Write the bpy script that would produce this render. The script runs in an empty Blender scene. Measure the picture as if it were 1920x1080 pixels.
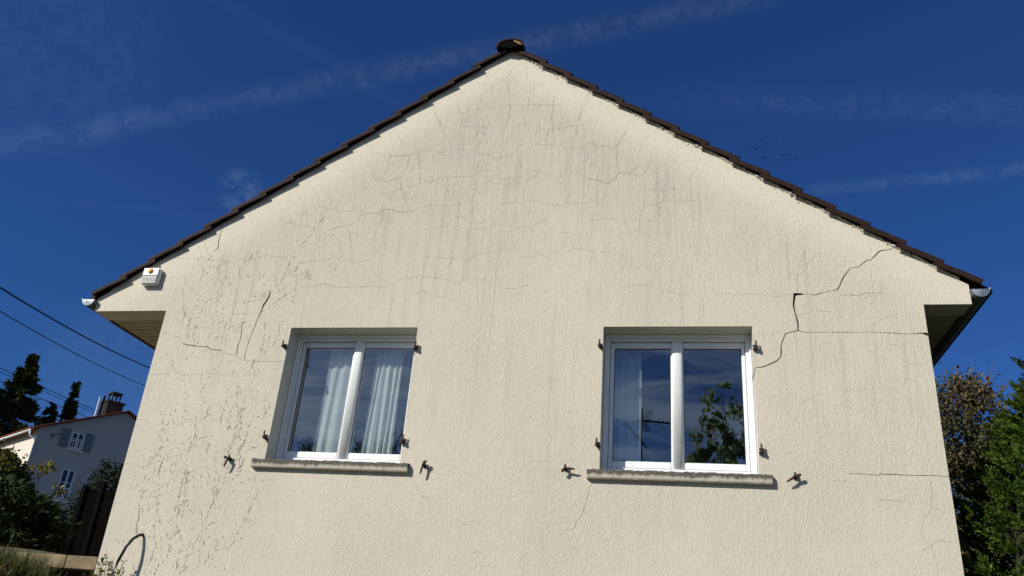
import bpy, bmesh, math, random
import numpy as np
from mathutils import Vector, Matrix
from mathutils.geometry import delaunay_2d_cdt
random.seed(7); rng = np.random.default_rng(7)
S = bpy.context.scene
COL = S.collection
R = math.radians

# ------------------------------------------------------------------ camera
cd = bpy.data.cameras.new('camera'); cam = bpy.data.objects.new('camera', cd); COL.objects.link(cam)
cd.sensor_width = 36.0; cd.lens = 36.0*1535.2/1920; cd.clip_end = 3000; cd.clip_start = 0.05
yaw, pitch, roll = R(-12.743), R(24.828), R(4.675)
fw = Vector((math.sin(yaw)*math.cos(pitch), math.cos(yaw)*math.cos(pitch), math.sin(pitch)))
rt = Vector((math.cos(yaw), -math.sin(yaw), 0)); up = rt.cross(fw)
r_ = rt*math.cos(roll)+up*math.sin(roll); u_ = -rt*math.sin(roll)+up*math.cos(roll)
m = Matrix((r_, u_, -fw)).transposed().to_4x4(); m.translation = Vector((1.776, -6.887, 1.6))
cam.matrix_world = m; S.camera = cam

# ------------------------------------------------------------------ exposure
S.view_settings.view_transform = 'Standard'; S.view_settings.look = 'None'
S.view_settings.gamma = 1; S.view_settings.exposure = 0.12
S.render.use_motion_blur = False

# ------------------------------------------------------------------ sun and sky
SUN_TO = Vector((-.9, -1.0, .85)).normalized()       # towards the sun
sl = bpy.data.lights.new('sun', 'SUN'); sl.energy = 4.9; sl.angle = R(.53); sl.color = (1.0, .955, .87)
so = bpy.data.objects.new('sun', sl); COL.objects.link(so)
so.rotation_euler = SUN_TO.to_track_quat('Z', 'Y').to_euler(); so.location = SUN_TO*60

W = bpy.data.worlds.new('World'); S.world = W; W.use_nodes = True
nt = W.node_tree; nt.nodes.clear()
def N(t, typ, **kw):
    n = t.nodes.new(typ)
    for k, v in kw.items():
        if k in ('operation', 'blend_type', 'data_type', 'feature', 'interpolation_type', 'noise_dimensions', 'sky_type', 'vector_type', 'distance', 'bands_direction', 'wave_type', 'use_clamp', 'clamp', 'voronoi_dimensions', 'normalize'):
            setattr(n, k, v)
        else:
            n.inputs[k].default_value = v
    return n
def mth(t, op, a, b=None, c=None, clamp=False):
    n = t.nodes.new('ShaderNodeMath'); n.operation = op; n.use_clamp = clamp
    for i, v in enumerate((a, b, c)):
        if v is None: continue
        if hasattr(v, 'is_linked') or hasattr(v, 'links'): t.links.new(v, n.inputs[i])
        else: n.inputs[i].default_value = v
    return n.outputs[0]
def mapr(t, v, a, b, c=0.0, d=1.0, smooth=True):
    n = t.nodes.new('ShaderNodeMapRange'); n.clamp = True
    if smooth: n.interpolation_type = 'SMOOTHSTEP'
    t.links.new(v, n.inputs['Value'])
    n.inputs['From Min'].default_value = a; n.inputs['From Max'].default_value = b
    n.inputs['To Min'].default_value = c; n.inputs['To Max'].default_value = d
    return n.outputs[0]
def mixc(t, f, a, b, bt='MIX'):
    n = t.nodes.new('ShaderNodeMix'); n.data_type = 'RGBA'; n.blend_type = bt
    if hasattr(f, 'links'): t.links.new(f, n.inputs[0])
    else: n.inputs[0].default_value = f
    for i, v in ((6, a), (7, b)):
        if hasattr(v, 'links'): t.links.new(v, n.inputs[i])
        else: n.inputs[i].default_value = (*v, 1)
    return n.outputs[2]
def noise(t, vec, scale, detail=3, rough=.5, dist=0.0, stretch=None):
    if stretch is not None:
        mp = t.nodes.new('ShaderNodeMapping'); mp.inputs['Scale'].default_value = stretch
        t.links.new(vec, mp.inputs['Vector']); vec = mp.outputs[0]
    n = t.nodes.new('ShaderNodeTexNoise'); t.links.new(vec, n.inputs['Vector'])
    n.inputs['Scale'].default_value = scale; n.inputs['Detail'].default_value = detail
    n.inputs['Roughness'].default_value = rough; n.inputs['Distortion'].default_value = dist
    return n.outputs['Fac']

sky = N(nt, 'ShaderNodeTexSky', sky_type='NISHITA'); sky.sun_disc = False
sky.sun_elevation = R(32.3); sky.sun_rotation = R(-138.0); sky.altitude = 300
sky.air_density = 1.0; sky.dust_density = 0.3; sky.ozone_density = 4.0
tc = nt.nodes.new('ShaderNodeTexCoord'); D = tc.outputs['Generated']
def dotd(v):
    n = nt.nodes.new('ShaderNodeVectorMath'); n.operation = 'DOT_PRODUCT'
    nt.links.new(D, n.inputs[0]); n.inputs[1].default_value = v; return n.outputs['Value']
fine = noise(nt, D, 42, 6, .7, .9)
mid = noise(nt, D, 9, 4, .6, .4)
def band(nrm, midd, cosr, width, amp, off=0.0, wob=.012, sharp=False):
    d = dotd(nrm)
    w = mth(nt, 'MULTIPLY', mth(nt, 'SUBTRACT', mid, .5), wob)
    d = mth(nt, 'ADD', mth(nt, 'ADD', d, off), w)
    if sharp:   # crisp lower edge, soft upper edge
        a = mapr(nt, d, -width*.25, 0.0); b = mapr(nt, d, width*2.0, 0.0)
        f = mth(nt, 'MULTIPLY', a, b)
    else:
        f = mapr(nt, mth(nt, 'ABSOLUTE', d), width, 0.0)
    al = mapr(nt, dotd(midd), cosr-.03, cosr+.03)
    tex = mapr(nt, fine, .34, .68, .16, 1.0)
    return mth(nt, 'MULTIPLY', mth(nt, 'MULTIPLY', f, al), mth(nt, 'MULTIPLY', tex, amp*(.17 if midd[1] > 0 else .6)))
def patch(c, cos0, cos1, amp, lo=.42, hi=.68):
    f = mapr(nt, dotd(c), cos0, cos1)
    return mth(nt, 'MULTIPLY', mth(nt, 'MULTIPLY', f, amp*.24), mapr(nt, fine, lo, hi))
masks = [band((.1133, .6825, -.722), (-.3566, .7062, .6116), .895, .021, .24),
         band((-.524, .3828, -.7609), (-.4051, .6738, .6179), .992, .010, .13),
         band((.0654, .5142, -.8552), (.35, .80, .48), .975, .011, .30, wob=.006),
         band((-.0815, .6117, -.7869), (.30, .76, .57), .962, .026, .16),
         band((-.1471, .4309, -.8903), (-.6083, .6704, .425), .992, .007, .06),
         patch((-.4943, .7287, .4739), .9995, .9999, .24, .36, .6),
         patch((-.6079, .7543, .2481), .995, .9993, .12, .2, .7),
         patch((-.6247, .5521, .5522), .992, .9985, .07, .3, .7),
         # the half of the sky behind the camera: high cirrus streaks and one contrail
         band((.42, -.30, .856), (-.42, -.86, .28), .93, .010, .9)]
cirr = noise(nt, D, 4.0, 6, .62, 1.0, stretch=(1.0, 1.0, 7.5))
cirr = mapr(nt, cirr, .40, .68, 0.03, .55)
cirr = mth(nt, 'MULTIPLY', cirr, mapr(nt, dotd((0, -1, 0)), .1, .7))
veil = mth(nt, 'MULTIPLY', mapr(nt, dotd(tuple(SUN_TO)), .78, 1.0), mapr(nt, mid, .3, .7, .22, .55))   # thin veil round the sun
cirr = mth(nt, 'ADD', cirr, veil)
tot = cirr
for k in masks: tot = mth(nt, 'ADD', tot, k)
tot = mth(nt, 'MINIMUM', tot, .8)
hsv = nt.nodes.new('ShaderNodeHueSaturation'); hsv.inputs['Saturation'].default_value = 1.0
nt.links.new(mixc(nt, 1.0, sky.outputs[0], (.37, .755, 1.38), 'MULTIPLY'), hsv.inputs['Color'])
cloud = mixc(nt, tot, hsv.outputs[0], (11.5, 14.4, 17.5))
bg = N(nt, 'ShaderNodeBackground', Strength=.05); nt.links.new(cloud, bg.inputs['Color'])
wo = nt.nodes.new('ShaderNodeOutputWorld'); nt.links.new(bg.outputs[0], wo.inputs['Surface'])

# ------------------------------------------------------------------ helpers
def mat(name, col, rough=.8, metal=0.0, spec=.3, var=0.0, vscale=8, bump=0.0, bscale=60, stretch=None, rnd=0.0, trans=0.0, col2=None):
    m = bpy.data.materials.new(name); m.use_nodes = True; t = m.node_tree
    p = t.nodes['Principled BSDF']; p.inputs['Roughness'].default_value = rough; p.inputs['Metallic'].default_value = metal
    p.inputs['Specular IOR Level'].default_value = spec if not rnd else .08; p.inputs['Base Color'].default_value = (*col, 1)
    o = t.nodes.new('ShaderNodeTexCoord').outputs['Object']; c = None
    if var or col2:
        n = noise(t, o, vscale, 5, .6, .3, stretch)
        b = col2 if col2 else tuple(x*(1-var) for x in col)
        c = mixc(t, mapr(t, n, .35, .68), col, b)
    if rnd:
        g = t.nodes.new('ShaderNodeNewGeometry'); h = t.nodes.new('ShaderNodeHueSaturation')
        r = g.outputs['Random Per Island']
        t.links.new(mapr(t, r, 0, 1, 1-rnd, 1+rnd, False), h.inputs['Value'])
        r2 = mth(t, 'FRACT', mth(t, 'MULTIPLY', r, 37.3))
        t.links.new(mapr(t, r2, 0, 1, .5-.035*rnd*2, .5+.03*rnd*2, False), h.inputs['Hue'])
        if c is not None: t.links.new(c, h.inputs['Color'])
        else: h.inputs['Color'].default_value = (*col, 1)
        c = h.outputs[0]
    if c is not None: t.links.new(c, p.inputs['Base Color'])
    if bump:
        n = noise(t, o, bscale, 4, .6, 0, stretch); bn = t.nodes.new('ShaderNodeBump')
        bn.inputs['Distance'].default_value = bump; t.links.new(n, bn.inputs['Height'])
        t.links.new(bn.outputs[0], p.inputs['Normal'])
    if trans:
        tr = t.nodes.new('ShaderNodeBsdfTranslucent'); mx = t.nodes.new('ShaderNodeMixShader'); mx.inputs[0].default_value = trans
        if c is not None: t.links.new(c, tr.inputs['Color'])
        else: tr.inputs['Color'].default_value = (*col, 1)
        t.links.new(p.outputs[0], mx.inputs[1]); t.links.new(tr.outputs[0], mx.inputs[2])
        t.links.new(mx.outputs[0], t.nodes['Material Output'].inputs['Surface'])
    return m
def link(name, me, parent=None, m=None, loc=None):
    o = bpy.data.objects.new(name, me); COL.objects.link(o)
    if parent is not None: o.parent = parent
    if m is not None and me is not None and not me.materials: me.materials.append(m)
    if loc is not None: o.location = loc
    return o
def tag(o, label=None, cat=None, group=None, kind=None):
    for k, v in (('label', label), ('category', cat), ('group', group), ('kind', kind)):
        if v: o[k] = v
    return o
def empty(name, loc=(0, 0, 0), rz=0.0):
    o = bpy.data.objects.new(name, None); COL.objects.link(o); o.location = loc; o.rotation_euler = (0, 0, rz); o.empty_display_size = .3; return o
def meshof(name, V, F, smooth=False):
    me = bpy.data.meshes.new(name); me.from_pydata([tuple(v) for v in V], [], F); me.update()
    if smooth: me.polygons.foreach_set('use_smooth', [True]*len(me.polygons))
    return me
def quads(name, V):
    """V: (n,4,3) array of separate quads"""
    n = len(V); me = bpy.data.meshes.new(name)
    me.vertices.add(n*4); me.vertices.foreach_set('co', np.asarray(V, dtype=np.float32).reshape(-1))
    me.loops.add(n*4); me.loops.foreach_set('vertex_index', np.arange(n*4, dtype=np.int32))
    me.polygons.add(n); me.polygons.foreach_set('loop_start', np.arange(0, n*4, 4, dtype=np.int32))
    me.update(); me.validate(); return me
def bevelled(name, boxes, bev=.004, seg=2):
    """boxes of (x0,x1,y0,y1,z0,z1) as one mesh with softened edges"""
    bm = bmesh.new()
    for x0, x1, y0, y1, z0, z1 in boxes:
        g = bmesh.ops.create_cube(bm, size=1)
        for v in g['verts']:
            v.co = ((x0+x1)/2+v.co.x*(x1-x0), (y0+y1)/2+v.co.y*(y1-y0), (z0+z1)/2+v.co.z*(z1-z0))
    if bev: bmesh.ops.bevel(bm, geom=list(bm.edges), offset=bev, segments=seg, affect='EDGES', clamp_overlap=True)
    me = bpy.data.meshes.new(name); bm.to_mesh(me); bm.free(); return me
def box(name, b, m, parent=None, bev=.004):
    return link(name, bevelled(name, [b], bev, 1), parent, m)
def tubes_data(paths, sides=8):
    V = []; F = []
    for pts, rad in paths:
        pts = [Vector(p) for p in pts]; base = len(V)
        if not hasattr(rad, '__len__'): rad = [rad]*len(pts)
        for i, p in enumerate(pts):
            d = (pts[min(i+1, len(pts)-1)]-pts[max(i-1, 0)]).normalized()
            a = d.cross(Vector((0, 0, 1)));
            if a.length < .15: a = d.cross(Vector((1, 0, 0)))
            a.normalize(); b = d.cross(a)
            for k in range(sides):
                an = 2*math.pi*k/sides; V.append(p+(a*math.cos(an)+b*math.sin(an))*rad[i])
        for i in range(len(pts)-1):
            for k in range(sides):
                F.append((base+i*sides+k, base+i*sides+(k+1) % sides, base+(i+1)*sides+(k+1) % sides, base+(i+1)*sides+k))
        F.append(tuple(base+k for k in range(sides))[::-1]); F.append(tuple(base+(len(pts)-1)*sides+k for k in range(sides)))
    return V, F
def tube(name, paths, m, parent=None, sides=8):
    V, F = tubes_data(paths, sides); return link(name, meshof(name, V, F, True), parent, m)

# ------------------------------------------------------------------ crack data (metres on the gable: x, z, width)
MAIN=[[[3.655,5.207,0.002],[3.608,5.194,0.002],[3.536,5.186,0.0067],[3.514,5.177,0.0074],[3.476,5.137,0.0054],[3.437,5.095,0.006],[3.402,5.09,0.004],[3.371,5.069,0.006],[3.327,5.025,0.0047],[3.269,5.023,0.004],[3.231,4.983,0.006],[3.192,4.927,0.0067],[3.163,4.866,0.0067],[3.136,4.813,0.006],[3.1,4.803,0.0034],[3.03,4.788,0.0027],[2.965,4.768,0.0054],[2.93,4.758,0.0054],[2.902,4.772,0.0027],[2.844,4.767,0.004],[2.83,4.77,0.0107],[2.779,4.769,0.0188]],[[2.775,4.779,0.0174],[2.764,4.717,0.0134],[2.756,4.664,0.0094],[2.763,4.598,0.0054],[2.773,4.545,0.0094],[2.782,4.493,0.0081],[2.777,4.426,0.0067]],[[2.781,4.424,0.0054],[2.675,4.396,0.0047],[2.655,4.357,0.0047],[2.628,4.287,0.006],[2.627,4.223,0.006],[2.619,4.179,0.0067],[2.586,4.145,0.0067],[2.539,4.12,0.0067],[2.51,4.106,0.0081],[2.463,4.088,0.0067],[2.404,4.081,0.004],[2.389,4.009,0.006]],[[2.777,4.424,0.004],[2.841,4.405,0.0027],[3.111,4.407,0.0027],[3.222,4.407,0.0034],[3.333,4.409,0.0027],[3.551,4.398,0.0034],[3.659,4.391,0.0027],[3.702,4.393,0.0027],[3.767,4.398,0.0054],[3.788,4.393,0.0161],[3.814,4.385,0.0242]],[[-2.991,5.673,0.0033],[-2.994,5.581,0.0041],[-3.001,5.49,0.0057],[-2.982,5.358,0.0057]],[[-2.272,4.861,0.0073],[-2.28,4.796,0.0106],[-2.317,4.713,0.0106],[-2.333,4.621,0.0065],[-2.354,4.548,0.0057],[-2.371,4.422,0.0049],[-2.386,4.35,0.0049],[-2.399,4.226,0.0041],[-2.395,4.13,0.0041]],[[-2.469,4.531,0.0033],[-2.503,4.522,0.0065],[-2.506,4.476,0.0057],[-2.489,4.422,0.0049],[-2.487,4.333,0.0057],[-2.499,4.27,0.0065],[-2.488,4.182,0.0073]],[[-3.117,4.305,0.0033],[-3.065,4.288,0.0049],[-2.987,4.275,0.0049],[-2.827,4.265,0.0049],[-2.774,4.234,0.0057],[-2.671,4.226,0.0049]],[[3.062,3.198,0.0022],[3.205,3.195,0.0029],[3.298,3.192,0.0029],[3.316,3.205,0.0036],[3.331,3.198,0.0036],[3.521,3.199,0.0036],[3.661,3.198,0.0029],[3.815,3.198,0.0029]]]
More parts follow.
